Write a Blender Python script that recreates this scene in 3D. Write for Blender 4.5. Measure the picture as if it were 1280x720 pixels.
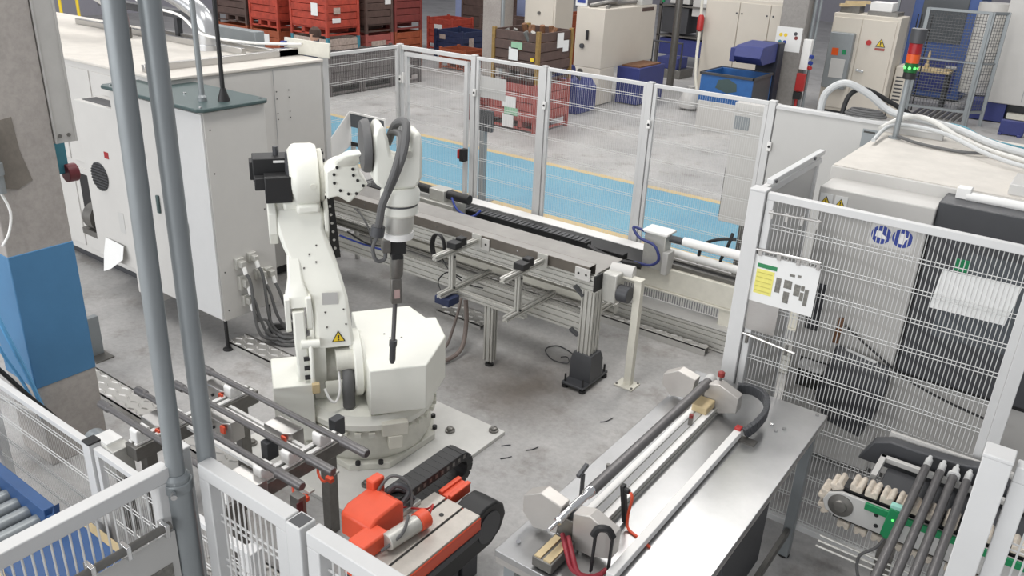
import bpy, math, random
from mathutils import Vector, Matrix
random.seed(11)
for o in list(bpy.data.objects): bpy.data.objects.remove(o)
SC = bpy.context.scene; COL = SC.collection
PI = math.pi

# ------------------------------------------------------------------ camera
CAMZ = 3.5
R_ = Vector((0.80663286, 0.58957196, 0.04181313)); D_ = Vector((0.26759566, -0.30120551, -0.91524194)); F_ = Vector((-0.52700664, 0.74945323, -0.40072916))
cd = bpy.data.cameras.new('camera'); cd.sensor_width = 36.0; cd.lens = 1032.306 / 1280 * 36.0; cd.clip_end = 200; cd.clip_start = 0.05
cam = bpy.data.objects.new('camera', cd); COL.objects.link(cam)
U_ = -D_; B_ = -F_
cam.matrix_world = Matrix(((R_.x, U_.x, B_.x, 0), (R_.y, U_.y, B_.y, 0), (R_.z, U_.z, B_.z, CAMZ), (0, 0, 0, 1)))
SC.camera = cam

# ------------------------------------------------------------------ world, lamps, exposure
wd = bpy.data.worlds.new('hall_daylight'); SC.world = wd; wd.use_nodes = True
bgn = wd.node_tree.nodes['Background']; bgn.inputs[0].default_value = (0.93, 0.95, 1.0, 1); bgn.inputs[1].default_value = 0.46
def area(name, loc, sx, sy, energy, col=(1, 0.975, 0.94), rot=(0, 0, 0)):
    l = bpy.data.lights.new(name, 'AREA'); l.shape = 'RECTANGLE'; l.size = sx; l.size_y = sy; l.energy = energy; l.color = col
    o = bpy.data.objects.new(name, l); COL.objects.link(o); o.location = loc; o.rotation_euler = rot
    return o
# rows of area lights added as assumed, unseen roof lamps over the hall
for (x, y) in ((-3.4, 2.0), (-3.4, 10.0), (-11.5, 2.0), (-11.5, 10.0), (-3.4, 18.0), (-11.5, 18.0), (-19.5, 10.0)):
    area('assumed_roof_light', (x, y, 8.6), 1.6, 5.0, 330)
# area light added behind the camera for assumed side daylight; no window built
area('assumed_side_light', (-8.0, -15.0, 5.5), 30.0, 6.0, 3400, (0.97, 0.985, 1.0), (math.radians(76), 0, 0))
vs = SC.view_settings
vs.view_transform = 'Standard'; vs.look = 'None'; vs.exposure = 0.0; vs.gamma = 1.0; vs.use_curve_mapping = False

# ------------------------------------------------------------------ materials
def lin(c):
    return tuple(((v / 255) / 12.92 if v / 255 <= 0.04045 else ((v / 255 + 0.055) / 1.055) ** 2.4) for v in c)
def mat(name, rgb, rough=0.5, metal=0.0, var=0.07, scale=6.0, bump=0.0, bscale=60.0, emit=0, aniso=None, spec=0.5):
    m = bpy.data.materials.new(name); m.use_nodes = True; nt = m.node_tree; b = nt.nodes['Principled BSDF']
    c = lin(rgb); b.inputs['Roughness'].default_value = rough; b.inputs['Metallic'].default_value = metal
    b.inputs['Specular IOR Level'].default_value = spec
    tc = nt.nodes.new('ShaderNodeTexCoord')
    no = nt.nodes.new('ShaderNodeTexNoise'); no.inputs['Scale'].default_value = scale; no.inputs['Detail'].default_value = 6; no.inputs['Roughness'].default_value = 0.65
    nt.links.new(tc.outputs['Object'], no.inputs['Vector'])
    if aniso:
        mp = nt.nodes.new('ShaderNodeMapping'); mp.inputs['Scale'].default_value = aniso
        nt.links.new(tc.outputs['Object'], mp.inputs['Vector']); nt.links.new(mp.outputs[0], no.inputs['Vector'])
    mr = nt.nodes.new('ShaderNodeMapRange'); mr.inputs[1].default_value = 0.3; mr.inputs[2].default_value = 0.7; mr.inputs[3].default_value = 1 - var; mr.inputs[4].default_value = 1 + var
    nt.links.new(no.outputs['Fac'], mr.inputs[0])
    mx = nt.nodes.new('ShaderNodeVectorMath'); mx.operation = 'SCALE'; mx.inputs[0].default_value = c
    nt.links.new(mr.outputs[0], mx.inputs['Scale']); nt.links.new(mx.outputs[0], b.inputs['Base Color'])
    if bump:
        n2 = nt.nodes.new('ShaderNodeTexNoise'); n2.inputs['Scale'].default_value = bscale; n2.inputs['Detail'].default_value = 4
        nt.links.new(tc.outputs['Object'], n2.inputs['Vector'])
        bp = nt.nodes.new('ShaderNodeBump'); bp.inputs['Strength'].default_value = bump; bp.inputs['Distance'].default_value = 0.01
        nt.links.new(n2.outputs['Fac'], bp.inputs['Height']); nt.links.new(bp.outputs[0], b.inputs['Normal'])
    if emit:
        b.inputs['Emission Color'].default_value = (*c, 1); b.inputs['Emission Strength'].default_value = emit
    return m
class MT: pass
MT = MT()
MT.fence = mat('fence_powder_coat', (203, 203, 202), 0.45, var=0.03)
MT.wire = mat('fence_wire', (206, 206, 204), 0.45, var=0.02)
MT.robot = mat('robot_cream_paint', (230, 230, 221), 0.38, var=0.025, scale=4)
MT.robot_d = mat('robot_soiled_casting', (208, 207, 197), 0.5, var=0.10, scale=9)
MT.machw = mat('machine_light_grey', (197, 195, 191), 0.45, var=0.035, scale=2.5)
MT.machg = mat('machine_side_grey', (190, 189, 186), 0.45, var=0.03, scale=2.5)
MT.roof = mat('machine_dusty_roof', (206, 201, 193), 0.7, var=0.07, scale=7)
MT.beige = mat('beige_cabinet', (205, 198, 186), 0.5, var=0.03, scale=2)
MT.cream = mat('cream_painted_steel', (212, 209, 197), 0.45, var=0.06, scale=12)
MT.green = mat('dark_green_lid', (66, 84, 84), 0.4, var=0.06)
MT.alu = mat('anodised_aluminium', (194, 193, 187), 0.4, metal=0.4, var=0.06, scale=20)
MT.slot = mat('dark_detail_grey', (70, 70, 68), 0.6, metal=0.3)  # dark grey of rivets, screws, a seam, a vent and plate print
MT.steel = mat('brushed_stainless', (196, 194, 191), 0.3, metal=0.9, var=0.05, scale=30, aniso=(1, 14, 14))
MT.table = mat('reflection_mottled_stainless', (176, 176, 176), 0.32, metal=0.88, var=0.15, scale=1.8)  # darker tone and broad mottling in the colour imitate the hall's reflections
MT.dsteel = mat('dull_steel', (120, 118, 114), 0.42, metal=0.7, var=0.12, scale=25)
MT.chrome = mat('chromed_steel', (215, 215, 215), 0.15, metal=1.0, var=0.02)
MT.tube = mat('dark_steel_tube', (108, 106, 106), 0.42, metal=0.5, var=0.12, scale=14)
MT.galv = mat('galvanised_pole', (143, 148, 150), 0.42, metal=0.35, var=0.06, scale=5)
MT.galvd = mat('galvanised_duct', (200, 201, 202), 0.3, metal=0.85, var=0.08, scale=9)
MT.black = mat('black_plastic', (30, 30, 31), 0.5, var=0.1)
MT.dark = mat('dark_grey_paint', (66, 67, 70), 0.45, var=0.07)
MT.rubber = mat('grey_cable_sheath', (92, 92, 92), 0.6, var=0.06)
MT.orange = mat('orange_red_paint', (222, 86, 56), 0.45, var=0.06, scale=8)
MT.red = mat('red_plastic', (176, 42, 40), 0.4)
MT.blue = mat('blue_painted_steel', (45, 98, 160), 0.45, var=0.09, scale=7)
MT.convb = mat('conveyor_blue', (44, 78, 124), 0.5, var=0.08, scale=6)
MT.navy = mat('navy_blue_paint', (52, 60, 118), 0.5, var=0.1, scale=6)
MT.dblue = mat('dark_blue_worn', (40, 50, 82), 0.55, var=0.25, scale=9)
MT.greenp = mat('green_plastic', (20, 130, 80), 0.4)
MT.white = mat('white_plastic', (232, 231, 228), 0.5, var=0.02)
MT.paper = mat('white_paper', (226, 226, 224), 0.8, var=0.02)
MT.yellow = mat('warning_yellow', (228, 196, 50), 0.5, var=0.04)
MT.pyel = mat('pale_yellow_print', (226, 218, 120), 0.8, var=0.06, scale=40)
MT.ptext = mat('faint_yellow_text', (196, 186, 96), 0.8)
MT.pgrey = mat('grey_print', (120, 118, 112), 0.8, var=0.35, scale=60)
MT.pgreen = mat('pale_green_print', (150, 190, 160), 0.8)
MT.sblue = mat('sign_blue', (42, 62, 140), 0.5, var=0.03)
MT.rust = mat('dirty_white_rubber', (200, 190, 176), 0.7, var=0.22, scale=40)
MT.brass = mat('tan_casting', (200, 180, 140), 0.6, var=0.1)
MT.wood = mat('rusty_scrap', (120, 84, 58), 0.7, var=0.3, scale=20)
MT.hair = mat('brown_hair', (70, 50, 42), 0.8)
MT.skin = mat('skin', (196, 150, 128), 0.6)
MT.cloth = mat('dark_work_cloth', (60, 66, 84), 0.8)
MT.crate_r = mat('red_worn_crate', (168, 66, 50), 0.6, var=0.3, scale=7)
MT.crate_o = mat('orange_brown_crate', (150, 78, 50), 0.6, var=0.25, scale=7)
MT.crate_d = mat('dark_brown_crate', (86, 68, 62), 0.6, var=0.22, scale=7)
MT.crate_m = mat('maroon_crate', (122, 56, 52), 0.6, var=0.2, scale=7)
MT.crate_w = mat('flaking_white_crate', (176, 160, 150), 0.7, var=0.3, scale=16)
MT.crate_p = mat('pinkish_red_crate', (158, 84, 78), 0.6, var=0.18, scale=7)
MT.teal = mat('teal_paint', (66, 130, 146), 0.5, var=0.15)
MT.olive = mat('ochre_worn_post', (140, 112, 62), 0.6, var=0.25, scale=14)
MT.film = mat('light_blue_film', (96, 160, 206), 0.3, var=0.12, scale=9)
MT.plate = mat('satin_sheet_steel', (190, 186, 181), 0.42, metal=0.5, var=0.05)
MT.lip = mat('dull_rolled_edge', (156, 153, 149), 0.45, metal=0.35, var=0.08, scale=8)
MT.knob = mat('dull_red_knob', (138, 50, 46), 0.45)
MT.flange = mat('dark_reflection_stainless', (126, 120, 113), 0.36, metal=0.7, var=0.08, scale=8)  # stainless with its base colour darkened to imitate the dark surroundings it mirrors
MT.lgreen = mat('lit_green_lamp', (90, 240, 100), 0.3, emit=2.0)
MT.dgreen = mat('green_lamp_lens', (16, 92, 40), 0.25)
MT.tread = mat('tread_sheet', (186, 184, 180), 0.42, metal=0.5, var=0.08)
MT.slotg = mat('shallow_slot_grey', (150, 150, 152), 0.6)
MT.hoseg = mat('pale_grey_hose', (190, 192, 192), 0.5)
MT.lred = mat('red_lamp_lens', (150, 24, 30), 0.3)
MT.lamber = mat('amber_lamp_lens', (206, 84, 30), 0.3)
MT.screen = mat('dark_glass', (88, 92, 96), 0.15, var=0.03)
MT.mint = mat('mint_tape', (150, 205, 190), 0.6)

def concrete(name, base, dark, stains=True):
    m = bpy.data.materials.new(name); m.use_nodes = True; nt = m.node_tree; b = nt.nodes['Principled BSDF']
    tc = nt.nodes.new('ShaderNodeTexCoord'); L = nt.links.new
    def noise(sc, det=8, ro=0.6):
        n = nt.nodes.new('ShaderNodeTexNoise'); n.inputs['Scale'].default_value = sc; n.inputs['Detail'].default_value = det; n.inputs['Roughness'].default_value = ro; L(tc.outputs['Object'], n.inputs['Vector']); return n
    def ramp(src, a, b_, c0, c1):
        r = nt.nodes.new('ShaderNodeValToRGB'); r.color_ramp.elements[0].position = a; r.color_ramp.elements[1].position = b_
        r.color_ramp.elements[0].color = (*c0, 1); r.color_ramp.elements[1].color = (*c1, 1); L(src, r.inputs[0]); return r
    n1 = noise(0.9); r1 = ramp(n1.outputs['Fac'], 0.35, 0.68, lin(dark), lin(base))
    n2 = noise(22, 10, 0.75); r2 = ramp(n2.outputs['Fac'], 0.36, 0.6, (0.62,) * 3, (1.05,) * 3)
    mul = nt.nodes.new('ShaderNodeMix'); mul.data_type = 'RGBA'; mul.blend_type = 'MULTIPLY'; mul.inputs[0].default_value = 0.42
    L(r1.outputs[0], mul.inputs[6]); L(r2.outputs[0], mul.inputs[7]); out = mul.outputs[2]
    if stains:
        n3 = noise(2.3, 9, 0.7); r3 = ramp(n3.outputs['Fac'], 0.53, 0.66, (1, 1, 1), (0.52, 0.47, 0.43))
        mu2 = nt.nodes.new('ShaderNodeMix'); mu2.data_type = 'RGBA'; mu2.blend_type = 'MULTIPLY'; mu2.inputs[0].default_value = 0.55
        L(out, mu2.inputs[6]); L(r3.outputs[0], mu2.inputs[7]); out = mu2.outputs[2]
        # an oil-stained patch worn into the slab between robot and rail
        sx = nt.nodes.new('ShaderNodeVectorMath'); sx.operation = 'DISTANCE'; sx.inputs[1].default_value = (-3.35, 4.95, 0)
        wob = nt.nodes.new('ShaderNodeVectorMath'); wob.operation = 'MULTIPLY_ADD'; wob.inputs[1].default_value = (0.9, 0.9, 0)
        L(noise(1.6).outputs['Color'], wob.inputs[0]); L(tc.outputs['Object'], wob.inputs[2])
        off = nt.nodes.new('ShaderNodeVectorMath'); off.operation = 'SUBTRACT'; off.inputs[1].default_value = (0.45, 0.45, 0); L(wob.outputs[0], off.inputs[0])
        L(off.outputs[0], sx.inputs[0])
        r4 = ramp(sx.outputs['Value'], 0.05, 0.75, (0.26, 0.20, 0.15), (1, 1, 1))
        mu3 = nt.nodes.new('ShaderNodeMix'); mu3.data_type = 'RGBA'; mu3.blend_type = 'MULTIPLY'; mu3.inputs[0].default_value = 0.8
        L(out, mu3.inputs[6]); L(r4.outputs[0], mu3.inputs[7]); out = mu3.outputs[2]
    L(out, b.inputs['Base Color'])
    b.inputs['Roughness'].default_value = 0.48
    bp = nt.nodes.new('ShaderNodeBump'); bp.inputs['Strength'].default_value = 0.08; bp.inputs['Distance'].default_value = 0.01
    L(n2.outputs['Fac'], bp.inputs['Height']); L(bp.outputs[0], b.inputs['Normal'])
    return m
MT.floor = concrete('worn_grey_concrete_floor', (187, 185, 183), (158, 157, 156))
MT.walk = concrete('light_blue_floor_paint', (112, 164, 184), (100, 152, 176), False)
MT.yline = concrete('worn_yellow_floor_line', (208, 184, 132), (192, 172, 132), False)
MT.conc = concrete('cast_concrete_column', (178, 172, 166), (160, 154, 149), False)
MT.concd = concrete('grey_concrete_column', (158, 154, 149), (132, 128, 124), False)
MT.patch = concrete('rough_dark_mortar', (138, 131, 122), (112, 106, 98), False)
MT.wallm = mat('lilac_grey_wall', (158, 156, 164), 0.7, var=0.03)

# ------------------------------------------------------------------ mesh helpers
class MB:
    def __init__(s): s.v = []; s.f = []
    def add(s, vs, fs):
        o = len(s.v); s.v += [Vector(v) for v in vs]; s.f += [tuple(i + o for i in f) for f in fs]; return s
    def box(s, x0, x1, y0, y1, z0, z1):
        x0, x1 = sorted((x0, x1)); y0, y1 = sorted((y0, y1)); z0, z1 = sorted((z0, z1))
        return s.add([(x0, y0, z0), (x1, y0, z0), (x1, y1, z0), (x0, y1, z0), (x0, y0, z1), (x1, y0, z1), (x1, y1, z1), (x0, y1, z1)],
                     [(0, 3, 2, 1), (4, 5, 6, 7), (0, 1, 5, 4), (1, 2, 6, 5), (2, 3, 7, 6), (3, 0, 4, 7)])
    def frame(s, p, q, up=(0, 0, 1)):
        p = Vector(p); q = Vector(q); d = (q - p).normalized(); u = Vector(up)
        if abs(d.dot(u)) > 0.98: u = Vector((1, 0, 0)) if abs(d.x) < 0.9 else Vector((0, 1, 0))
        sd = d.cross(u).normalized(); u = sd.cross(d).normalized(); return p, q, d, sd, u
    def bar(s, p, q, w, h, up=(0, 0, 1)):
        p, q, d, sd, u = s.frame(p, q, up); vs = []
        for e in (p, q):
            for a, b in ((-1, -1), (1, -1), (1, 1), (-1, 1)): vs.append(e + sd * (a * w / 2) + u * (b * h / 2))
        return s.add(vs, [(3, 2, 1, 0), (4, 5, 6, 7), (0, 1, 5, 4), (1, 2, 6, 5), (2, 3, 7, 6), (3, 0, 4, 7)])
    def cyl(s, p, q, r, r2=None, n=16, caps=True):
        p, q, d, sd, u = s.frame(p, q); r2 = r if r2 is None else r2; vs = []
        for e, rr in ((p, r), (q, r2)):
            for i in range(n):
                a = 2 * PI * i / n; vs.append(e + sd * (math.cos(a) * rr) + u * (math.sin(a) * rr))
        fs = [(i, (i + 1) % n, n + (i + 1) % n, n + i) for i in range(n)]
        if caps: fs += [tuple(range(n - 1, -1, -1)), tuple(range(n, 2 * n))]
        return s.add(vs, fs)
    def tube(s, pts, r, n=8, k=6, smooth=True):
        P = cr(pts, k) if smooth and len(pts) > 2 else [Vector(p) for p in pts]
        vs = []; ref = None
        for i, p in enumerate(P):
            d = (P[min(i + 1, len(P) - 1)] - P[max(i - 1, 0)]).normalized()
            if ref is None: ref = Vector((0, 0, 1)) if abs(d.z) < 0.9 else Vector((1, 0, 0))
            sd = d.cross(ref).normalized(); u = sd.cross(d).normalized(); ref = u
            for j in range(n):
                a = 2 * PI * j / n; vs.append(p + sd * (math.cos(a) * r) + u * (math.sin(a) * r))
        fs = []
        for i in range(len(P) - 1):
            for j in range(n): fs.append((i * n + j, i * n + (j + 1) % n, (i + 1) * n + (j + 1) % n, (i + 1) * n + j))
        fs += [tuple(range(n - 1, -1, -1)), tuple(range((len(P) - 1) * n, len(P) * n))]
        return s.add(vs, fs)
    def prism(s, poly, o, a, b, d):
        o, a, b, d = Vector(o), Vector(a), Vector(b), Vector(d); n = len(poly)
        A = [o + a * x + b * y for x, y in poly]; vs = A + [p + d for p in A]
        return s.add(vs, [tuple(range(n - 1, -1, -1)), tuple(range(n, 2 * n))] + [(i, (i + 1) % n, n + (i + 1) % n, n + i) for i in range(n)])
    def profile(s, p, q, w, h, up=(0, 0, 1), cell=0.045):
        # slotted aluminium extrusion: notched outline swept from p to q
        p, q, d, sd, u = s.frame(p, q, up); pts = []
        def side(x0, y0, x1, y1):
            L = math.hypot(x1 - x0, y1 - y0); k = max(1, round(L / cell)); tx, ty = (x1 - x0) / L, (y1 - y0) / L; nx, ny = -ty, tx
            pts.append((x0, y0)); g = min(0.006, L * 0.11); dp = min(0.014, L * 0.22)
            for i in range(k):
                c = L * (i + 0.5) / k
                for t, dd in ((c - g, 0), (c - g, dp), (c + g, dp), (c + g, 0)): pts.append((x0 + tx * t + nx * dd, y0 + ty * t + ny * dd))
        side(-w / 2, -h / 2, w / 2, -h / 2); side(w / 2, -h / 2, w / 2, h / 2); side(w / 2, h / 2, -w / 2, h / 2); side(-w / 2, h / 2, -w / 2, -h / 2)
        return s.prism(pts, p, sd, u, q - p)
    def lathe(s, prof, c, ax=(0, 0, 1), n=32):
        c = Vector(c); ax = Vector(ax).normalized(); t = Vector((1, 0, 0)) if abs(ax.x) < 0.9 else Vector((0, 1, 0)); a = ax.cross(t).normalized(); b = ax.cross(a); vs = []
        for r, h in prof:
            for i in range(n):
                g = 2 * PI * i / n; vs.append(c + ax * h + a * (math.cos(g) * r) + b * (math.sin(g) * r))
        fs = []
        for j in range(len(prof) - 1):
            for i in range(n): fs.append((j * n + i, j * n + (i + 1) % n, (j + 1) * n + (i + 1) % n, (j + 1) * n + i))
        fs += [tuple(range(n - 1, -1, -1)), tuple(range((len(prof) - 1) * n, len(prof) * n))]
        return s.add(vs, fs)
    def loft(s, secs):
        # each section: list of points, same count
        n = len(secs[0]); vs = [p for sec in secs for p in sec]; fs = []
        for j in range(len(secs) - 1):
            for i in range(n): fs.append((j * n + i, j * n + (i + 1) % n, (j + 1) * n + (i + 1) % n, (j + 1) * n + i))
        fs += [tuple(range(n - 1, -1, -1)), tuple(range((len(secs) - 1) * n, len(secs) * n))]
        return s.add(vs, fs)
def cr(pts, k=6):
    P = [Vector(p) for p in pts]; out = []
    for i in range(len(P) - 1):
        p0 = P[max(i - 1, 0)]; p1 = P[i]; p2 = P[i + 1]; p3 = P[min(i + 2, len(P) - 1)]
        for j in range(k):
            t = j / k; out.append(0.5 * ((2 * p1) + (p2 - p0) * t + (2 * p0 - 5 * p1 + 4 * p2 - p3) * t * t + (3 * p1 - p0 - 3 * p2 + p3) * t ** 3))
    out.append(P[-1]); return out
ORI = {}
def build(mb, name, m, parent=None, bev=0, org=None, kind=None, label=None):
    o0 = ORI[parent] if parent is not None else Vector(org or (0, 0, 0))
    me = bpy.data.meshes.new(name); me.from_pydata([v - o0 for v in mb.v], [], mb.f); me.update()
    import bmesh
    bm = bmesh.new(); bm.from_mesh(me); bmesh.ops.recalc_face_normals(bm, faces=bm.faces); bm.to_mesh(me); bm.free()
    me.shade_smooth(); me.set_sharp_from_angle(angle=math.radians(35))
    me.materials.append(m)
    o = bpy.data.objects.new(name, me); COL.objects.link(o); ORI[o] = o0
    if parent is not None: o.parent = parent
    else: o.location = o0
    if bev:
        b = o.modifiers.new('bevel', 'BEVEL'); b.width = bev; b.segments = 2; b.limit_method = 'ANGLE'; b.angle_limit = math.radians(40)
    if kind: o['kind'] = kind
    if label: o['label'] = label
    return o
def thing(name, label, cat, loc=(0, 0, 0), rz=0, group=None, local=False):
    o = bpy.data.objects.new(name, None); COL.objects.link(o); o.empty_display_size = 0.05; o.location = loc; o.rotation_euler = (0, 0, rz)
    o['label'] = label; o['category'] = cat
    if group: o['group'] = group
    ORI[o] = Vector((0, 0, 0)) if local else Vector(loc)
    return o
def P(t, name, m, mb, bev=0, kind=None, label=None): return build(mb, name, m, t, bev, None, kind, label)
def solo(name, label, cat, m, mb, org, bev=0, group=None):
    o = build(mb, name, m, None, bev, org); o['label'] = label; o['category'] = cat
    if group: o['group'] = group
    return o
def struct(name, m, mb, org=(0, 0, 0), bev=0):
    o = build(mb, name, m, None, bev, org); o['kind'] = 'structure'; return o
def B(*a): return MB().box(*a)
def tri_sign(t, c, a, b, n, s, name='warning_sticker'):
    # yellow warning triangle with black rim and mark, in the plane a,b at c facing n
    c, a, b, n = Vector(c), Vector(a), Vector(b), Vector(n)
    e = P(t, name, MT.black, MB().prism([(-s, -s * 0.58), (s, -s * 0.58), (0, s * 1.15)], c, a, b, n * 0.003))
    P(e, 'yellow_field', MT.yellow, MB().prism([(-s * .78, -s * .46), (s * .78, -s * .46), (0, s * .9)], c + n * 0.003, a, b, n * 0.001))
    P(e, 'black_mark', MT.black, MB().prism([(-s * .1, -s * .1), (s * .1, -s * .1), (s * .14, s * .45), (-s * .14, s * .45)], c + n * 0.004, a, b, n * 0.001).prism([(-s * .12, -s * .36), (s * .12, -s * .36), (s * .12, -s * .18), (-s * .12, -s * .18)], c + n * 0.004, a, b, n * 0.001))
    return e
def wires(p0, p1, z0, z1, pitch, hz, r, rv=None):
    # vertical wires plus doubled horizontal wires between two ground points
    mb = MB(); p0 = Vector((p0[0], p0[1], 0)); p1 = Vector((p1[0], p1[1], 0)); L = (p1 - p0).length; d = (p1 - p0) / L; nrm = Vector((-d.y, d.x, 0))
    n = int(L / pitch)
    for i in range(1, n):
        c = p0 + d * (L * i / n); mb.cyl(c + Vector((0, 0, z0)), c + Vector((0, 0, z1)), rv or r, n=4, caps=False)
    for z in hz:
        for dz in (-0.011, 0.011):
            a = p0 + Vector((0, 0, z + dz)) + nrm * r * 1.5; b = p1 + Vector((0, 0, z + dz)) + nrm * r * 1.5; mb.cyl(a, b, r * 1.15, n=4, caps=False)
    return mb
def hlist(z0, z1, st):
    k = max(2, round((z1 - z0) / st)); return [z0 + (z1 - z0) * (i + 0.5) / k for i in range(k)]
def fence_panel(label, p0, p1, z0, z1, fr=0.03, pitch=0.0215, st=0.17, r=0.0026, name='mesh_fence', group=None, m=None, rv=None, hoff=0.0):
    m = m or MT.fence
    t = thing(name, label, 'fence', (p0[0], p0[1], 0), group=group); a = Vector((*p0, 0)); b = Vector((*p1, 0)); d = (b - a).normalized()
    P(t, 'top_rail', m, MB().bar(a + Vector((0, 0, z1 - fr / 2)), b + Vector((0, 0, z1 - fr / 2)), fr, fr), 0.003)
    P(t, 'bottom_rail', m, MB().bar(a + Vector((0, 0, z0 + fr / 2)), b + Vector((0, 0, z0 + fr / 2)), fr, fr), 0.003)
    for e in (a + d * fr / 2, b - d * fr / 2):
        P(t, 'side_rail', m, MB().bar(e + Vector((0, 0, z0 + fr)), e + Vector((0, 0, z1 - fr)), fr, fr, up=(d.x, d.y, 0)), 0.003)
    a2 = a + d * fr; b2 = b - d * fr
    P(t, 'wire_mesh', MT.wire, wires(a2[:2], b2[:2], z0 + fr, z1 - fr, pitch, [z - hoff for z in hlist(z0 + fr, z1 - fr, st)], r, rv), kind='stuff')
    return t
def fence_post(label, x, y, z1, s=0.055, cap=None, name='fence_post', group=None, hollow=False):
    t = thing(name, label, 'post', (x, y, 0), group=group); h = s / 2
    P(t, 'upright', MT.fence, B(x - h, x + h, y - h, y + h, 0.012, z1), 0.003)
    P(t, 'base_plate', MT.fence, B(x - h * 2.2, x + h * 2.2, y - h * 1.6, y + h * 1.6, 0, 0.012), 0.002)
    if hollow:
        P(t, 'open_top', MT.dark, B(x - h * .78, x + h * .78, y - h * .78, y + h * .78, z1, z1 + 0.001))  # dark plane on the closed end stands in for the shaded hollow
    else:
        P(t, 'cap', cap or MT.fence, B(x - h * 1.04, x + h * 1.04, y - h * 1.04, y + h * 1.04, z1, z1 + 0.012), 0.003)
    return t

# ------------------------------------------------------------------ the setting
struct('floor', MT.floor, B(-30, 14, -18, 42, -0.12, 0))
struct('floor_walkway', MT.walk, B(-29, 6, 8.84, 10.92, 0.0, 0.003))
struct('trim_1', MT.yline, B(-29, 6, 8.70, 8.84, 0.0, 0.004))
struct('trim_2', MT.yline, B(-29, 6, 10.92, 11.06, 0.0, 0.004))
struct('wall_left', MT.wallm, B(-30.2, -30, -18, 42, 0, 9))
struct('wall_back', MT.wallm, B(-30.2, 14, 42, 42.2, 0, 9))

# near-left concrete column with its blue band
t = thing('concrete_column', 'pale concrete column with a blue painted band at left edge', 'column', (-5.37, 2.21, 0))
P(t, 'shaft', MT.conc, B(-5.57, -5.17, 2.01, 2.41, 0, 6.5), 0.008)
P(t, 'blue_band', mat('blue_column_band', (72, 122, 162), 0.5, var=0.05, scale=5), B(-5.573, -5.166, 2.006, 2.414, 0.60, 1.53), 0.008)
P(t, 'mortar_patch', MT.patch, MB().prism([(2.03, 1.96), (2.05, 2.34), (2.19, 2.36), (2.20, 2.16), (2.24, 1.97), (2.15, 1.93)], (-5.17, 0, 0), (0, 1, 0), (0, 0, 1), (0.004, 0, 0)))
P(t, 'steel_channel', mat('pale_channel', (184, 182, 178), 0.5, metal=0.2), B(-5.22, -5.165, 2.415, 2.55, 2.16, 6.5).box(-5.165, -5.16, 2.415, 2.425, 2.16, 6.5).box(-5.165, -5.16, 2.535, 2.55, 2.16, 6.5), 0.002)
for z in (2.205,):
    for y in (2.445, 2.50): P(t, 'bolt', MT.dsteel, MB().cyl((-5.166, y, z), (-5.158, y, z), 0.012, n=8))
c = thing('cable_bundle', 'blue and black cables hanging down the blue banded column', 'cable', (-5.2, 1.9, 0.9))
P(c, 'blue_hose', MT.film, MB().tube([(-5.10, 1.80, 1.5), (-5.10, 1.88, 1.1), (-5.12, 1.96, 0.75), (-5.15, 2.02, 0.45)], 0.014))
P(c, 'blue_hose', MT.film, MB().tube([(-5.14, 1.78, 1.4), (-5.14, 1.84, 1.0), (-5.14, 1.93, 0.7), (-5.15, 2.00, 0.4)], 0.010))
P(c, 'black_cable', MT.black, MB().tube([(-5.05, 1.68, 1.08), (-5.05, 1.80, 0.86), (-5.05, 1.92, 0.63), (-5.05, 2.02, 0.46), (-5.07, 2.10, 0.30)], 0.014))
P(c, 'white_cable', MT.white, MB().tube([(-5.03, 1.66, .80), (-5.03, 1.80, 0.66), (-5.03, 1.92, 0.52)], 0.010))
g = thing('conduit_fitting', 'grey conduit fitting with white cable on upper column face', 'fitting', (-5.15, 2.02, 2.1))
P(g, 'body', MT.galv, MB().lathe([(0.02, -.16), (0.032, -.16), (0.032, -.05), (0.04, -.05), (0.04, .02), (0.03, .02), (0.03, .12), (0.038, .12), (0.038, .2), (0.02, .2)], (-5.13, 2.035, 2.1), n=14))
P(g, 'cable', MT.white, MB().tube([(-5.13, 2.035, 1.94), (-5.12, 2.06, 1.82), (-5.12, 2.03, 1.7), (-5.13, 1.98, 1.62)], 0.008))
g = thing('emergency_bracket', 'teal bracket with dark red knob behind the column', 'bracket', (-5.4, 2.55, 1.9))
P(g, 'bracket', MT.teal, B(-5.45, -5.40, 2.42, 2.58, 1.90, 2.2), 0.004)
P(g, 'knob', mat('dark_red_knob', (110, 40, 48), 0.4), MB().cyl((-5.40, 2.55, 1.90), (-5.40, 2.62, 1.90), 0.06), 0.004)

# ------------------------------------------------------------------ robot on its floor plate
t = thing('robot_floor_plate', 'pale square steel floor plate under the robot', 'plate', (-3.72, 3.6, 0))
P(t, 'plate', mat('scuffed_pale_plate', (212, 211, 207), 0.45, metal=0.15, var=0.08, scale=5), B(-4.42, -3.02, 2.90, 4.29, 0, 0.03), 0.003)
for (x, y) in ((-3.09, 4.24), (-3.34, 4.03), (-3.35, 3.18), (-3.10, 2.98), (-4.32, 4.2), (-4.32, 3.0)):
    P(t, 'anchor_bolt', MT.dsteel, MB().lathe([(0.038, 0), (0.038, 0.012), (0.026, 0.014), (0.024, 0.03), (0.012, 0.036)], (x, y, 0.03), n=14))

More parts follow.
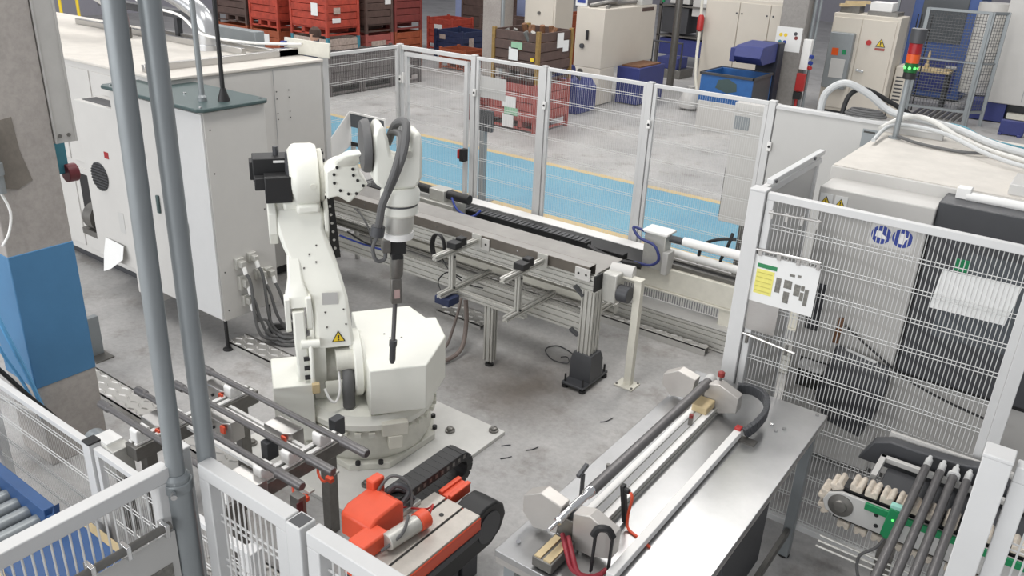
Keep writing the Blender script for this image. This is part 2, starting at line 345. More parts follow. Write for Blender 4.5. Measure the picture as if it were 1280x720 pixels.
RC = (-3.79, 3.645); RA = math.radians(53.3)
rb = thing('industrial_robot', 'cream white industrial robot arm standing on floor plate', 'robot', (RC[0], RC[1], 0), RA, local=True)
def wl(x, y):
    dx, dy = x - RC[0], y - RC[1]; return (dx * math.cos(RA) + dy * math.sin(RA), -dx * math.sin(RA) + dy * math.cos(RA))
RW, RD = MT.robot, MT.robot_d
ft = []
h, ch = 0.44, 0.20
for (x, y) in ((-h, -h + ch), (-h + ch, -h), (h - ch, -h), (h, -h + ch), (h, h - ch), (h - ch, h), (-h + ch, h), (-h, h - ch)):
    ft.append(wl(RC[0] + x * 0.98, RC[1] + y * 0.98))
foot = P(rb, 'foot', RD, MB().prism(ft, (0, 0, 0.03), (1, 0, 0), (0, 1, 0), (0, 0, 0.05)), 0.006)
for sx in (-1, 1):
    for sy in (-1, 1):
        for (ax, ay) in ((0.39, 0.28), (0.28, 0.39)):
            x, y = wl(RC[0] + sx * ax, RC[1] + sy * ay)
            P(foot, 'foot_bolt', MT.black, MB().cyl((x, y, 0.08), (x, y, 0.105), 0.018, n=8))
P(rb, 'pedestal', RD, MB().lathe([(0.42, 0.08), (0.45, 0.14), (0.445, 0.30), (0.455, 0.34), (0.30, 0.34)], (0, 0, 0), n=48))
P(rb, 'turntable_ring', RW, MB().lathe([(0.45, 0.34), (0.475, 0.345), (0.475, 0.385), (0.46, 0.40), (0.44, 0.44), (0.2, 0.44)], (0, 0, 0), n=48))
for i in range(16):
    a = PI + PI * (i + 0.5) / 16
    P(rb, 'ring_tooth', RD, MB().bar((0.462 * math.cos(a), 0.462 * math.sin(a), 0.315), (0.49 * math.cos(a), 0.49 * math.sin(a), 0.315), 0.045, 0.03))
P(rb, 'stop_block', MT.cream, B(0.02, 0.20, -0.50, -0.44, 0.30, 0.40).box(0.06, 0.16, -0.505, -0.45, 0.20, 0.30), 0.006)
P(rb, 'connection_box', RW, B(-0.66, -0.40, -0.30, 0.12, 0.22, 0.66), 0.008)
P(rb, 'motor_cover', RW, MB().prism([(-0.05, -0.46), (0.33, -0.46), (0.55, -0.07), (0.55, 0.25), (0.475, 0.255), (0.39, 0.49), (-0.05, 0.47)], (0, 0, 0.46), (1, 0, 0), (0, 1, 0), (0, 0, 0.34)), 0.008)
for (x, y) in ((0.16, -0.02), (0.2, 0.04), (0.13, 0.05), (0.24, -0.03)):
    P(rb, 'cover_screw', MT.dsteel, MB().cyl((x, y, 0.80), (x, y, 0.804), 0.007, n=8))
# shoulder
P(rb, 'shoulder_hub', RD, MB().cyl((-0.42, -0.02, 0.67), (-0.05, -0.02, 0.67), 0.14, n=28), 0.006)
P(rb, 'shoulder_disc', RW, MB().lathe([(0.10, -0.125), (0.225, -0.125), (0.235, -0.115), (0.235, -0.07), (0.215, -0.06), (0.215, -0.045), (0.1, -0.045)], (0, -0.10, 0.685), (1, 0, 0), n=36))
P(rb, 'shoulder_pillar', RW, B(-0.39, -0.31, -0.14, 0.16, 0.44, 0.70), 0.01)
P(rb, 'shoulder_pillar', RW, B(-0.12, -0.05, -0.14, 0.16, 0.44, 0.72), 0.01)
def sec(u0, u1, y0, y1, z, c=0.02):
    return [(u0 + c, y0, z), (u1 - c, y0, z), (u1, y0 + c, z), (u1, y1 - c, z), (u1 - c, y1, z), (u0 + c, y1, z), (u0, y1 - c, z), (u0, y0 + c, z)]
arm = P(rb, 'lower_arm', RW, MB().loft([sec(-.365, -.105, -.22, .05, .875, .02), sec(-.362, -.118, -.205, .06, .98, .02), sec(-.362, -.127, -.185, .08, 1.08), sec(-.372, -.135, -.155, .12, 1.2), sec(-.425, -.158, -.09, .17, 1.3),
      sec(-.478, -.185, -.03, .22, 1.4), sec(-.525, -.225, .02, .26, 1.52), sec(-.55, -.25, .05, .30, 1.62), sec(-.565, -.24, .07, .32, 1.70), sec(-.54, -.25, .09, .31, 1.75)]), 0.006)
P(rb, 'arm_leg', RW, MB().prism([(-.215, .90), (-.21, .70), (-.15, .58), (.02, .52), (.10, .62), (.06, .90)], (-.385, 0, 0), (0, 1, 0), (0, 0, 1), (.085, 0, 0)), 0.008)
P(rb, 'arm_leg', RW, MB().prism([(-.215, .90), (-.21, .80), (-.15, .58), (.02, .52), (.10, .62), (.06, .90)], (-.145, 0, 0), (0, 1, 0), (0, 0, 1), (.035, 0, 0)), 0.008)
P(arm, 'name_plate', MT.machg, MB().prism([(-.305, 1.17), (-.20, 1.165), (-.203, 1.25), (-.305, 1.255)], (0, -.162, 0), (1, 0, 0), (0, .0, 1), (0, -.003, 0)))
for (u, z, y) in ((-.29, 1.12, -.176), (-.17, 1.13, -.174), (-.16, 1.03, -.196), (-.285, 1.02, -.197), (-.36, 1.47, -0.004), (-.40, 1.39, -.04), (-.32, 1.42, -.024), (-.31, 1.52, .02)):
    P(arm, 'arm_screw', MT.dsteel, MB().cyl((u, y, z), (u, y - .006, z), 0.006, n=8))
tri_sign(arm, (-.215, -.213, .94), (1, 0, 0), (0, .13, .99), (0, -1, .13), .045)
P(rb, 'front_cylinder', RD, MB().cyl((-.24, -.20, .77), (-.10, -.20, .77), .078, n=24), 0.004)
P(rb, 'hose_boot', MT.rubber, MB().tube([(-.165, -.20, .72), (-.165, -.27, .66), (-.17, -.29, .58), (-.17, -.29, .45)], .042, n=12))
P(rb, 'white_hose', MT.white, MB().tube([(-.225, -.24, .70), (-.23, -.31, .60), (-.26, -.34, .53), (-.30, -.34, .55), (-.33, -.31, .62)], .009))
# parallel link at the left of the arm
lk = P(rb, 'link_rod', RW, MB().loft([sec(-.50, -.43, .20, .28, 1.75, .012), sec(-.50, -.42, .03, .11, 1.5, .012), sec(-.51, -.415, -.10, -.02, 1.33, .012), sec(-.535, -.39, -.17, -.08, 1.24, .012), sec(-.54, -.385, -.19, -.11, 1.17, .012)]), 0.004)
for u in (-.545, -.41): P(lk, 'fork_cheek', RW, MB().prism([(-.20, 1.24), (-.10, 1.24), (-.12, 1.02), (-.16, .99), (-.20, 1.02)], (u, 0, 0), (0, 1, 0), (0, 0, 1), (.035, 0, 0)), 0.006)
P(rb, 'link_crank', RW, MB().loft([sec(-.50, -.425, -.21, -.10, 1.15, .01), sec(-.50, -.42, -.24, -.12, .95, .01), sec(-.49, -.41, -.26, -.10, .74, .01), sec(-.50, -.39, -.24, -.05, .62, .01)]), 0.004)
cp = P(rb, 'crank_plate', RW, MB().loft([sec(-.415, -.385, -.30, -.10, .60, .01), sec(-.415, -.385, -.31, -.08, .80, .01), sec(-.415, -.385, -.27, -.12, .93, .01)]), 0.004)
for z in (.70, .77, .84): P(cp, 'crank_bolt', MT.black, MB().cyl((-.45, -.275, z), (-.414, -.275, z), .016, n=8))
P(rb, 'pin_bar', RW, MB().cyl((-.46, -.24, .93), (-.34, -.24, .93), .03, n=14))
P(rb, 'rubber_stop', MT.brass, B(-.41, -.36, -.33, -.29, .60, .67), 0.004)
# elbow
for (u0, u1) in ((-.60, -.545), (-.245, -.215)):
    P(rb, 'elbow_ear', RW, MB().prism([(.06, 1.60), (.06, 1.74), (.14, 1.82), (.28, 1.82), (.33, 1.70), (.28, 1.54), (.14, 1.50)], (u0, 0, 0), (0, 1, 0), (0, 0, 1), (u1 - u0, 0, 0)), 0.008)
EC = (0, .20, 1.945)
P(rb, 'elbow_neck', RW, B(-.50, -.26, .10, .30, 1.70, 1.80), 0.02)
hs = P(rb, 'elbow_housing', RW, MB().lathe([(.12, -.455), (.17, -.45), (.205, -.42), (.212, -.40), (.212, -.295), (.20, -.27), (.185, -.265), (.12, -.262)], EC, (1, 0, 0), n=36))
P(hs, 'plug', RD, MB().cyl((-.31, -.018, 1.93), (-.31, .01, 1.93), .018, n=12))
P(hs, 'lower_rib', RW, B(-.42, -.27, .02, .36, 1.735, 1.80), 0.02)
fl = P(rb, 'elbow_flange', RD, MB().lathe([(.10, -.265), (.17, -.262), (.175, -.25), (.175, -.235), (.1, -.232)], EC, (1, 0, 0), n=36))
for i in range(14):
    a = 2 * PI * i / 14; P(fl, 'flange_bolt', MT.black, MB().cyl((-.236, .2 + .16 * math.cos(a), 1.945 + .16 * math.sin(a)), (-.222, .2 + .16 * math.cos(a), 1.945 + .16 * math.sin(a)), .011, n=6))
P(rb, 'rear_motor', MT.black, B(-.67, -.44, .17, .33, 1.92, 2.075).box(-.69, -.66, .19, .31, 1.93, 2.05), 0.006)
P(rb, 'front_motor', MT.black, B(-.605, -.44, .02, .15, 1.82, 1.99).box(-.665, -.60, .05, .13, 1.90, 1.98), 0.006)
P(rb, 'motor_label', MT.white, B(-.54, -.47, .168, .171, 2.045, 2.06))
P(rb, 'motor_connector', MT.dark, MB().cyl((-.52, .26, 2.07), (-.52, .26, 2.13), .018, n=10))
P(rb, 'housing_motor_cap', MT.dark, MB().lathe([(.06, -.47), (.14, -.465), (.165, -.455), (.16, -.44)], EC, (1, 0, 0), n=28))
# forearm casting
fa = P(rb, 'forearm_casting', RW, MB().prism([(-.235, 1.87), (-.235, 2.05), (-.16, 2.09), (-.11, 2.10), (-.06, 2.13), (-.03, 2.09), (-.02, 2.02), (.03, 1.955), (-.095, 1.835), (-.165, 1.885)], (0, -.10, 0), (1, 0, 0), (0, 0, 1), (0, .22, 0)), 0.012)
for (u, z) in ((-.165, 2.075), (-.185, 2.03), (-.185, 1.975), (-.15, 1.925), (-.10, 1.90), (-.05, 1.90), (-.068, 2.06), (-.06, 2.10), (-.065, 2.02), (-.04, 1.985), (-.005, 1.95)):
    P(fa, 'casting_bolt', MT.black, MB().cyl((u, -.10, z), (u, -.112, z), .0095, n=8))
P(rb, 'wrist_arm', RW, MB().loft([sec(-.19, -.06, -.02, .10, 2.02, .03), sec(-.17, -.01, -.16, .00, 2.12, .03), sec(-.13, .02, -.34, -.18, 2.20, .03), sec(-.06, .06, -.52, -.38, 2.26, .03)]), 0.01)
P(rb, 'wrist_disc', MT.rubber, MB().lathe([(.06, -.06), (.145, -.055), (.155, -.035), (.155, -.01), (.06, .0)], (0, -.45, 2.295), (1, 0, 0), n=30))
yk = P(rb, 'wrist_yoke', RW, MB().prism([(0.0, 2.10), (.0, 2.38), (.02, 2.44), (.06, 2.44), (.085, 2.36), (.10, 2.27), (.15, 2.235), (.20, 2.26), (.215, 2.36), (.235, 2.40), (.275, 2.39), (.285, 2.30), (.28, 2.12), (.245, 2.06), (.07, 2.05)], (0, -.58, 0), (1, 0, 0), (0, 0, 1), (0, .20, 0)), 0.025)
P(yk, 'pivot_cap', RD, MB().cyl((.20, -.585, 2.27), (.20, -.60, 2.27), .022, n=14))
def tc_(z): return (.095 + (z - .86) * .058, -.50, z)
def tl(name, m, prof, n=28):
    # turned pieces along the slightly tilted tool axis
    mb = MB(); secs = []
    for r, z in prof:
        c = tc_(z); secs.append([(c[0] + r * math.cos(2 * PI * i / n), c[1] + r * math.sin(2 * PI * i / n), z) for i in range(n)])
    return P(rb, name, m, mb.loft(secs))
tl('wrist_collar', RW, [(.10, 2.06), (.118, 2.03), (.118, 1.965), (.105, 1.955)])
tl('wrist_ring', MT.dark, [(.106, 1.957), (.108, 1.945)])
tl('wrist_flange', RW, [(.112, 1.946), (.114, 1.90), (.10, 1.885)])
tl('tool_changer', MT.alu, [(.088, 1.887), (.09, 1.80), (.082, 1.775)])
tl('tool_plate', MT.white, [(.092, 1.776), (.092, 1.735)])
P(rb, 'gripper_body', MT.black, B(.085, .185, -.55, -.45, 1.64, 1.736).box(.10, .17, -.54, -.46, 1.60, 1.64), 0.005)
P(rb, 'gripper_valve', MT.dsteel, B(.04, .09, -.57, -.49, 1.66, 1.74), 0.005)
tl('spindle_body', MT.dsteel, [(.040, 1.61), (.042, 1.49), (.034, 1.47)], 20)
P(rb, 'spindle_block', MT.dsteel, B(.094, .160, -.533, -.467, 1.30, 1.47), 0.006)
P(rb, 'block_label', mat('pinkish_label', (176, 150, 146), 0.6), B(.112, .146, -.537, -.533, 1.34, 1.40))
tl('tool_rod', MT.tube, [(.0145, 1.31), (.0145, 1.02)], 14)
tl('tool_tip', MT.dark, [(.018, 1.035), (.026, 1.03), (.026, 1.0), (.021, .98), (.021, .89), (.012, .865)], 14)
P(rb, 'grey_hose', MT.rubber, MB().tube([(.10, -.44, 2.30), (.15, -.46, 2.42), (.19, -.56, 2.44), (.16, -.64, 2.30), (.10, -.64, 2.14), (.04, -.62, 2.0), (.02, -.60, 1.88), (.01, -.58, 1.80)], .024, n=10))
P(rb, 'grey_hose', MT.rubber, MB().tube([(.06, -.42, 2.24), (.12, -.45, 2.36), (.16, -.58, 2.37), (.11, -.66, 2.22), (.06, -.65, 2.08)], .020, n=10))
P(rb, 'hose_clamp', MT.dark, MB().cyl((.005, -.58, 1.78), (.015, -.58, 1.84), .042, n=14))
P(rb, 'thin_hose', MT.rubber, MB().tube([(.01, -.58, 1.78), (-.02, -.57, 1.70), (0, -.57, 1.62), (.05, -.56, 1.62), (.06, -.55, 1.68)], .012, n=8))
gd = P(rb, 'cable_guide', MT.black, MB().bar((-.20, .34, 1.92), (-.155, .34, 1.30), .062, .03, up=(0, 1, 0)))
for i in range(9):
    f = (i + .8) / 10; P(gd, 'guide_hole', MT.machg, MB().cyl((-.20 + .045 * f, .325, 1.92 - .62 * f), (-.20 + .045 * f, .321, 1.92 - .62 * f), .010, n=8))

# ------------------------------------------------------------------ left machine
t = thing('machining_cell', 'large light grey machine enclosure with dusty flat roof behind cabinet', 'machine', (-8.5, 5.0, 0))
P(t, 'body', MT.machw, B(-12, -6.61, 4.07, 5.84, 0.12, 2.16), 0.01)
P(t, 'roof', MT.roof, B(-12.02, -6.59, 4.05, 5.86, 2.16, 2.185), 0.006)
P(t, 'base', MT.dark, B(-11.9, -6.7, 4.15, 5.7, 0.0, 0.14))
for (x0, x1, z0, z1) in ((-8.35, -7.82, 1.15, 2.1), (-7.76, -7.0, 1.15, 2.1), (-9.2, -8.42, 1.15, 2.1), (-8.35, -7.82, .2, 1.08), (-9.2, -8.42, .2, 1.08), (-7.76, -7.5, .2, .62)):
    P(t, 'side_panel', MT.machw, B(x0, x1, 4.058, 4.072, z0, z1), 0.004)
for y in (4.62, 5.22): P(t, 'seam', MT.slotg, B(-6.6, -6.598, y, y + .006, .2, 2.14))
for y in (5.15, 5.30):
    for z in (1.93, 1.86, 1.72, 1.66): P(t, 'rivet', MT.slot, MB().cyl((-6.6, y + .1, z), (-6.597, y + .1, z), .007, n=6))
P(t, 'drain_recess', MT.black, B(-8.3, -7.2, 4.05, 4.066, .50, 1.02))
pm = P(t, 'coolant_pump', MT.dsteel, MB().lathe([(.05, -.2), (.13, -.18), (.14, -.05), (.10, -.04), (.10, .02), (.135, .03), (.135, .12), (.05, .14)], (-7.66, 3.93, .72), (1, .15, 0), n=20))
P(pm, 'pump_foot', MT.dsteel, B(-7.9, -7.45, 3.80, 4.07, .54, .60))
rt = P(t, 'roof_tray', MT.steel, B(-7.0, -6.95, 4.12, 5.9, 2.185, 2.25).box(-9.2, -7.0, 5.6, 5.65, 2.185, 2.25).box(-7.05, -6.95, 5.6, 5.92, 2.185, 2.26), 0.004)
P(t, 'roof_rail', MT.steel, B(-10.5, -7.3, 5.40, 5.46, 2.185, 2.25), 0.004)
P(t, 'roof_channel', MT.galv, B(-8.6, -7.55, 5.78, 5.9, 2.19, 2.36), 0.006)
P(t, 'beam', MT.dark, B(-10.2, -8.2, 5.55, 5.68, 2.42, 2.5).box(-8.7, -8.64, 5.58, 5.64, 2.18, 2.42).box(-10.1, -10.04, 5.58, 5.64, 2.18, 2.42))
d = thing('exhaust_duct', 'bent galvanised exhaust duct rising from left machine roof', 'duct', (-7.75, 5.35, 2.18))
P(d, 'duct_pipe', MT.galvd, MB().tube([(-7.8, 5.36, 2.18), (-7.8, 5.36, 2.40), (-7.88, 5.36, 2.54), (-8.15, 5.34, 2.66), (-8.6, 5.3, 2.8), (-9.2, 5.25, 2.98), (-10.2, 5.15, 3.3)], .10, n=20))
P(d, 'collar', MT.galvd, MB().cyl((-7.8, 5.36, 2.18), (-7.8, 5.36, 2.24), .125, n=20))
P(d, 'air_line', MT.white, MB().tube([(-9.4, 5.1, 3.0), (-8.6, 5.12, 2.62), (-8.0, 5.2, 2.52), (-7.7, 5.24, 2.36), (-7.3, 5.5, 2.30), (-6.9, 5.85, 2.30)], .014))
d = thing('exhaust_duct', 'thick vertical galvanised duct stub behind two front poles', 'duct', (-9.1, 5.0, 2.18))
P(d, 'duct_pipe', MT.galvd, MB().tube([(-9.1, 5.15, 2.18), (-9.1, 5.15, 2.45), (-9.3, 5.15, 2.62), (-9.9, 5.1, 2.72), (-11, 5.0, 2.8)], .11, n=20))
P(d, 'fins', MT.dsteel, MB().cyl((-9.1, 5.15, 2.19), (-9.1, 5.15, 2.30), .13, n=14))
b = thing('white_board', 'small off-white board with blue clip at back roof edge', 'board', (-6.7, 5.75, 2.18))
P(b, 'board', MT.cream, MB().bar((-7.10, 5.80, 2.28), (-6.62, 5.98, 2.25), .03, .15), 0.004)
P(b, 'clip', MT.sblue, B(-7.10, -7.06, 5.74, 5.80, 2.27, 2.32), 0.004)

cb = thing('electrical_cabinet', 'tall light grey electrical cabinet with dark green lid', 'cabinet', (-6.2, 4.03, 0))
P(cb, 'body', MT.machw, B(-6.58, -5.61, 3.75, 4.33, .31, 2.09), 0.006)
P(cb, 'side_body', MT.machw, B(-6.93, -6.58, 3.75, 4.04, .20, 2.09), 0.006)
P(cb, 'door', mat('cabinet_door_white', (205, 205, 204), 0.4, var=0.02), B(-6.10, -5.615, 3.732, 3.75, .33, 2.08), 0.004)
dr = P(cb, 'door', MT.machw, B(-6.78, -6.11, 3.732, 3.75, .33, 2.08), 0.004)
P(dr, 'handle', MT.green, MB().bar((-6.35, 3.722, 1.12), (-6.35, 3.722, 1.28), .035, .02, up=(0, 1, 0)), 0.006)
P(cb, 'door_lock', MT.black, B(-5.99, -5.95, 3.72, 3.733, 1.03, 1.12), 0.003)
P(cb, 'notice', MT.paper, B(-6.05, -5.96, 3.729, 3.733, 1.58, 1.72))
P(cb, 'notice_stripe', MT.red, B(-6.05, -5.96, 3.727, 3.730, 1.685, 1.695))
P(cb, 'lid', MT.green, MB().prism([(-6.95, 3.70), (-5.62, 3.70), (-5.575, 3.745), (-5.575, 4.33), (-5.62, 4.37), (-6.95, 4.37), (-7.0, 4.33), (-7.0, 3.74)], (0, 0, 2.095), (1, 0, 0), (0, 1, 0), (0, 0, .03)), 0.008)
for (x, y) in ((-5.63, 3.75), (-5.63, 4.31), (-6.9, 3.76), (-6.2, 4.0)): P(cb, 'lid_screw', MT.chrome, MB().cyl((x, y, 2.125), (x, y, 2.135), .014, n=10))
for (x, y) in ((-5.68, 3.80), (-5.68, 4.26), (-6.85, 3.80), (-6.50, 4.26)):
    lg = P(cb, 'leg', MT.black, MB().cyl((x, y, .02), (x, y, .31), .016, n=10)); P(lg, 'foot', MT.black, MB().lathe([(.045, 0), (.045, .012), (.018, .022)], (x, y, 0), n=12))
P(cb, 'side_lock', MT.black, B(-5.612, -5.603, 4.30, 4.335, 1.16, 1.24).box(-5.612, -5.600, 4.29, 4.31, 1.18, 1.20))
for z in (.4, .75, 1.2, 1.6, 1.95): P(cb, 'edge_screw', MT.slot, MB().cyl((-5.612, 3.80 if z != 1.2 else 4.25, z), (-5.608, 3.80 if z != 1.2 else 4.25, z), .007, n=6))
for i, (y, z, s) in enumerate(((3.93, .80, .05), (4.06, .82, .045), (3.96, .62, .065), (4.12, .65, .05), (4.22, .63, .05), (3.97, .45, .05))):
    cn = P(cb, 'connector', MT.alu, B(-5.61, -5.57, y - s * .8, y + s * .8, z - s, z + s).box(-5.57, -5.52, y - s * .5, y + s * .5, z - s * .5, z + s * .6), 0.005)
    P(cn, 'gland', MT.white, MB().cyl((-5.53, y, z - s * .4), (-5.51, y, z - s - .03), .018, n=10))
    P(cn, 'cable', MT.rubber, MB().tube([(-5.51, y, z - s - .02), (-5.48, y + .02, z - s - .12), (-5.47, y + .03 + i * .012, .26), (-5.45, y + .10 + i * .015, .10), (-5.42, 4.25 + i * .03, .03), (-5.55, 4.42 + i * .02, .03)], .014, n=7))
cl = thing('cable_coil', 'dark cable coil lying on the floor beneath connectors', 'cable', (-5.45, 4.25, 0))
for i in range(3):
    P(cl, 'cable_loop', MT.rubber, MB().tube([(-5.47 + (.20 - i * .02) * math.cos(a * PI / 6), 4.28 + (.17 - .02 * i) * math.sin(a * PI / 6), .03 + i * .03 + .02 * math.sin(a)) for a in range(13)], .013, n=7, k=3))
for (x, y, h, m_, lab) in ((-5.86, 3.93, 3.2, MT.galv, 'thin grey conduit standing on dark green cabinet lid'), (-5.75, 4.05, 3.4, MT.black, 'thin black antenna-like rod with conical base on green lid')):
    q = thing('lid_conduit', lab, 'pipe', (x, y, 2.125))
    P(q, 'pipe', m_, MB().cyl((x, y, 2.125), (x, y, 4.6), .022 if m_ is MT.galv else .017, n=12))
    P(q, 'base', m_, MB().lathe([(.035, 0), (.035, .03), (.02, .05)] if m_ is MT.galv else [(.05, 0), (.045, .02), (.02, .10)], (x, y, 2.125), n=14))
fb = thing('ventilation_box', 'light grey box with round black fan grille on machine front', 'box', (-7.2, 3.9, 0.5))
P(fb, 'body', MT.machw, B(-7.60, -6.965, 3.78, 4.05, .40, 1.905), 0.008)
P(fb, 'top_grille', MT.dark, B(-7.54, -7.02, 3.82, 3.96, 1.905, 1.909))
gr = P(fb, 'fan_grille', MT.dark, MB().cyl((-7.35, 3.782, 1.23), (-7.35, 3.77, 1.23), .135, n=26))
for i in range(9):
    hw = .135 * math.sqrt(max(0, 1 - ((i - 4) / 4.6) ** 2)); P(gr, 'grille_bar', MT.black, B(-7.35 - hw, -7.35 + hw, 3.764, 3.771, 1.23 + (i - 4) * .028 - .006, 1.23 + (i - 4) * .028 + .006))
P(fb, 'red_sticker', MT.lred, B(-7.22, -7.15, 3.777, 3.782, 1.43, 1.49))
P(fb, 'info_sticker', MT.machg, B(-7.14, -7.05, 3.777, 3.782, .74, .94))
P(fb, 'latch', MT.dark, B(-6.967, -6.96, 3.86, 3.88, 1.05, 1.32))
ppr = solo('paper_sheet', 'white paper sheet hanging below the ventilation box', 'paper', MT.paper, MB().loft([[(-7.42, 3.77, .62), (-7.08, 3.75, .62), (-7.08, 3.754, .62), (-7.42, 3.774, .62)], [(-7.40, 3.72, .48), (-7.06, 3.71, .50), (-7.06, 3.714, .50), (-7.40, 3.724, .48)], [(-7.40, 3.69, .30), (-7.22, 3.67, .38), (-7.22, 3.674, .38), (-7.40, 3.694, .30)]]), (-7.2, 3.72, .4))
sb = thing('steel_bracket', 'small grey steel upright standing on the floor beside column', 'bracket', (-6.4, 3.03, 0))
P(sb, 'upright', MT.galv, B(-6.46, -6.40, 2.94, 3.08, 0.01, .36), 0.004); P(sb, 'foot', MT.dsteel, B(-6.47, -6.28, 2.94, 3.10, 0, .012), 0.002)

# diamond-tread plates
def tread(label, x0, x1, y0, y1, z):
    t = thing('tread_plate', label, 'plate', (x0, y0, 0)); P(t, 'sheet', MT.tread, B(x0, x1, y0, y1, z - .008, z).box(x0, x1, y0, y0 + .01, 0, z).box(x0, x1, y1 - .01, y1, 0, z))
    mb = MB(); nx = int((x1 - x0) / .075); ny = max(2, int((y1 - y0) / .06))
    for i in range(nx):
        for j in range(ny):
            cx = x0 + (i + .5) * (x1 - x0) / nx; cy = y0 + (j + .5) * (y1 - y0) / ny; s = 1 if (i + j) % 2 else -1
            mb.loft([[(cx - .028, cy - s * .012 - .008, z), (cx + .028, cy + s * .012 - .008, z), (cx + .028, cy + s * .012 + .008, z), (cx - .028, cy - s * .012 + .008, z)], [(cx - .018, cy - s * .008 - .003, z + .010), (cx + .018, cy + s * .008 - .003, z + .010), (cx + .018, cy + s * .008 + .003, z + .010), (cx - .018, cy - s * .008 + .003, z + .010)]])
    P(t, 'tread_pattern', MT.tread, mb, kind='stuff'); return t
tread('tread plate cable cover between cabinet and robot', -5.72, -4.45, 3.82, 4.02, .06)
tread('long tread plate cable cover beside the blue column', -6.2, -4.1, 2.66, 2.86, .06)
tread('tread plate along the foot of the rear linear rail', -4.9, -2.38, 6.46, 6.56, .07)
tread('tread plate patch on floor under the lower rail', -4.8, -4.25, 5.55, 5.8, .04)
tread('tread plate patch under the pipe rack near fence', -3.6, -2.9, 2.02, 2.30, .02)

vg = thing('angled_guard', 'white angled guard with clear pane above the robot wrist', 'guard', (-6.3, 6.0, 0))
P(vg, 'side_wing', MT.white, MB().prism([(5.75, 1.16), (6.02, 1.30), (6.02, 1.66), (5.75, 1.42)], (-6.42, 0, 0), (0, 1, 0), (0, 0, 1), (.012, 0, 0)), 0.002)
P(vg, 'frame', MT.white, B(-6.42, -5.90, 6.02, 6.035, 1.64, 1.66).box(-6.42, -6.405, 6.02, 6.035, 1.30, 1.64).box(-5.915, -5.90, 6.02, 6.035, 1.30, 1.64), 0.002)
P(vg, 'pane', MT.screen, B(-6.405, -5.915, 6.025, 6.03, 1.50, 1.64))
P(vg, 'dark_bar', MT.black, B(-6.405, -5.915, 6.02, 6.035, 1.30, 1.34))
P(vg, 'stand', MT.machg, B(-6.42, -6.38, 6.03, 6.07, 0, 1.30), 0.003)

# ------------------------------------------------------------------ front conveyor rail
cv = thing('conveyor_frame', 'aluminium profile conveyor frame crossing behind the robot', 'conveyor', (-4.9, 5.37, 0))
P(cv, 'upper_beam', MT.alu, MB().profile((-6.55, 5.38, .90), (-2.95, 5.38, .90), .12, .125))
P(cv, 'beam_end_cap', MT.black, B(-2.95, -2.935, 5.32, 5.44, .838, .985), 0.003)
P(cv, 'lower_beam', MT.alu, MB().profile((-6.55, 5.37, .54), (-3.04, 5.37, .54), .10, .16, cell=.05))
P(cv, 'rear_lower_beam', MT.alu, MB().profile((-6.55, 5.85, .50), (-3.0, 5.85, .50), .09, .09))
P(cv, 'rear_upper_beam', MT.alu, MB().profile((-6.55, 5.80, .80), (-3.0, 5.80, .80), .09, .18))
P(cv, 'white_strip', MT.cream, B(-5.4, -3.05, 5.60, 5.64, .60, .66), 0.003)
for (x, xx) in ((-2.98, .12), (-6.32, .10)):
    col = P(cv, 'support_column', MT.alu, MB().profile((x, 5.37, .06), (x, 5.37, .85), xx, .14, up=(0, 1, 0)))
    P(col, 'foot_casting', MT.dark, MB().loft([[(x - .10, 5.27, .05), (x + .10, 5.27, .05), (x + .10, 5.47, .05), (x - .10, 5.47, .05)], [(x - .10, 5.27, .22), (x + .10, 5.27, .22), (x + .10, 5.47, .22), (x - .10, 5.47, .22)], [(x - .085, 5.29, .29), (x + .085, 5.29, .29), (x + .085, 5.45, .29), (x - .085, 5.45, .29)]]), 0.004)
    P(col, 'foot_plate', MT.dark, B(x - .105, x + .105, 5.16, 5.57, .035, .055), 0.004)
    for sx in (-1, 1):
        for y in (5.19, 5.54):
            P(col, 'levelling_screw', MT.black, MB().cyl((x + sx * .085, y, .0), (x + sx * .085, y, .025), .028, n=12).cyl((x + sx * .085, y, .02), (x + sx * .085, y, .12), .009, n=8))
P(cv, 'cross_brace', MT.alu, MB().profile((-2.98, 5.43, .62), (-2.98, 5.82, .62), .045, .045))
for (a, b_) in (((-3.02, 5.30, .80), (-3.11, 5.30, .87)), ((-3.04, 5.30, .44), (-3.12, 5.30, .48))):
    P(cv, 'gusset', MT.dark, MB().bar(a, b_, .04, .02))
# stainless channel on top
ch = thing('stainless_channel', 'long folded stainless channel lying on the conveyor beam', 'channel', (-4.9, 5.55, .98))
P(ch, 'front_flange', MT.flange, B(-6.5, -3.0, 5.318, 5.324, .964, 1.05), 0.001)
P(ch, 'top_lip', MT.lip, B(-6.5, -3.0, 5.324, 5.42, 1.044, 1.05), 0.001)
P(ch, 'back_flange', MT.flange, B(-6.5, -3.0, 5.42, 5.426, .95, 1.05), 0.001)
P(ch, 'bottom', MT.lip, B(-6.5, -3.0, 5.426, 5.88, .95, .955))
for i in range(12): P(ch, 'rivet', MT.chrome, MB().cyl((-6.4 + i * .3, 5.318, 1.01), (-6.4 + i * .3, 5.314, 1.01), .007, n=8))
for x in (-4.06, -3.05):
    mp_ = P(ch, 'mount_plate', MT.machw, B(x - .07, x + .07, 5.302, 5.314, .93, 1.035), 0.003)
    for dx in (-.035, .035): P(mp_, 'plate_hole', MT.black, MB().cyl((x + dx, 5.302, .985), (x + dx, 5.299, .985), .010, n=8))
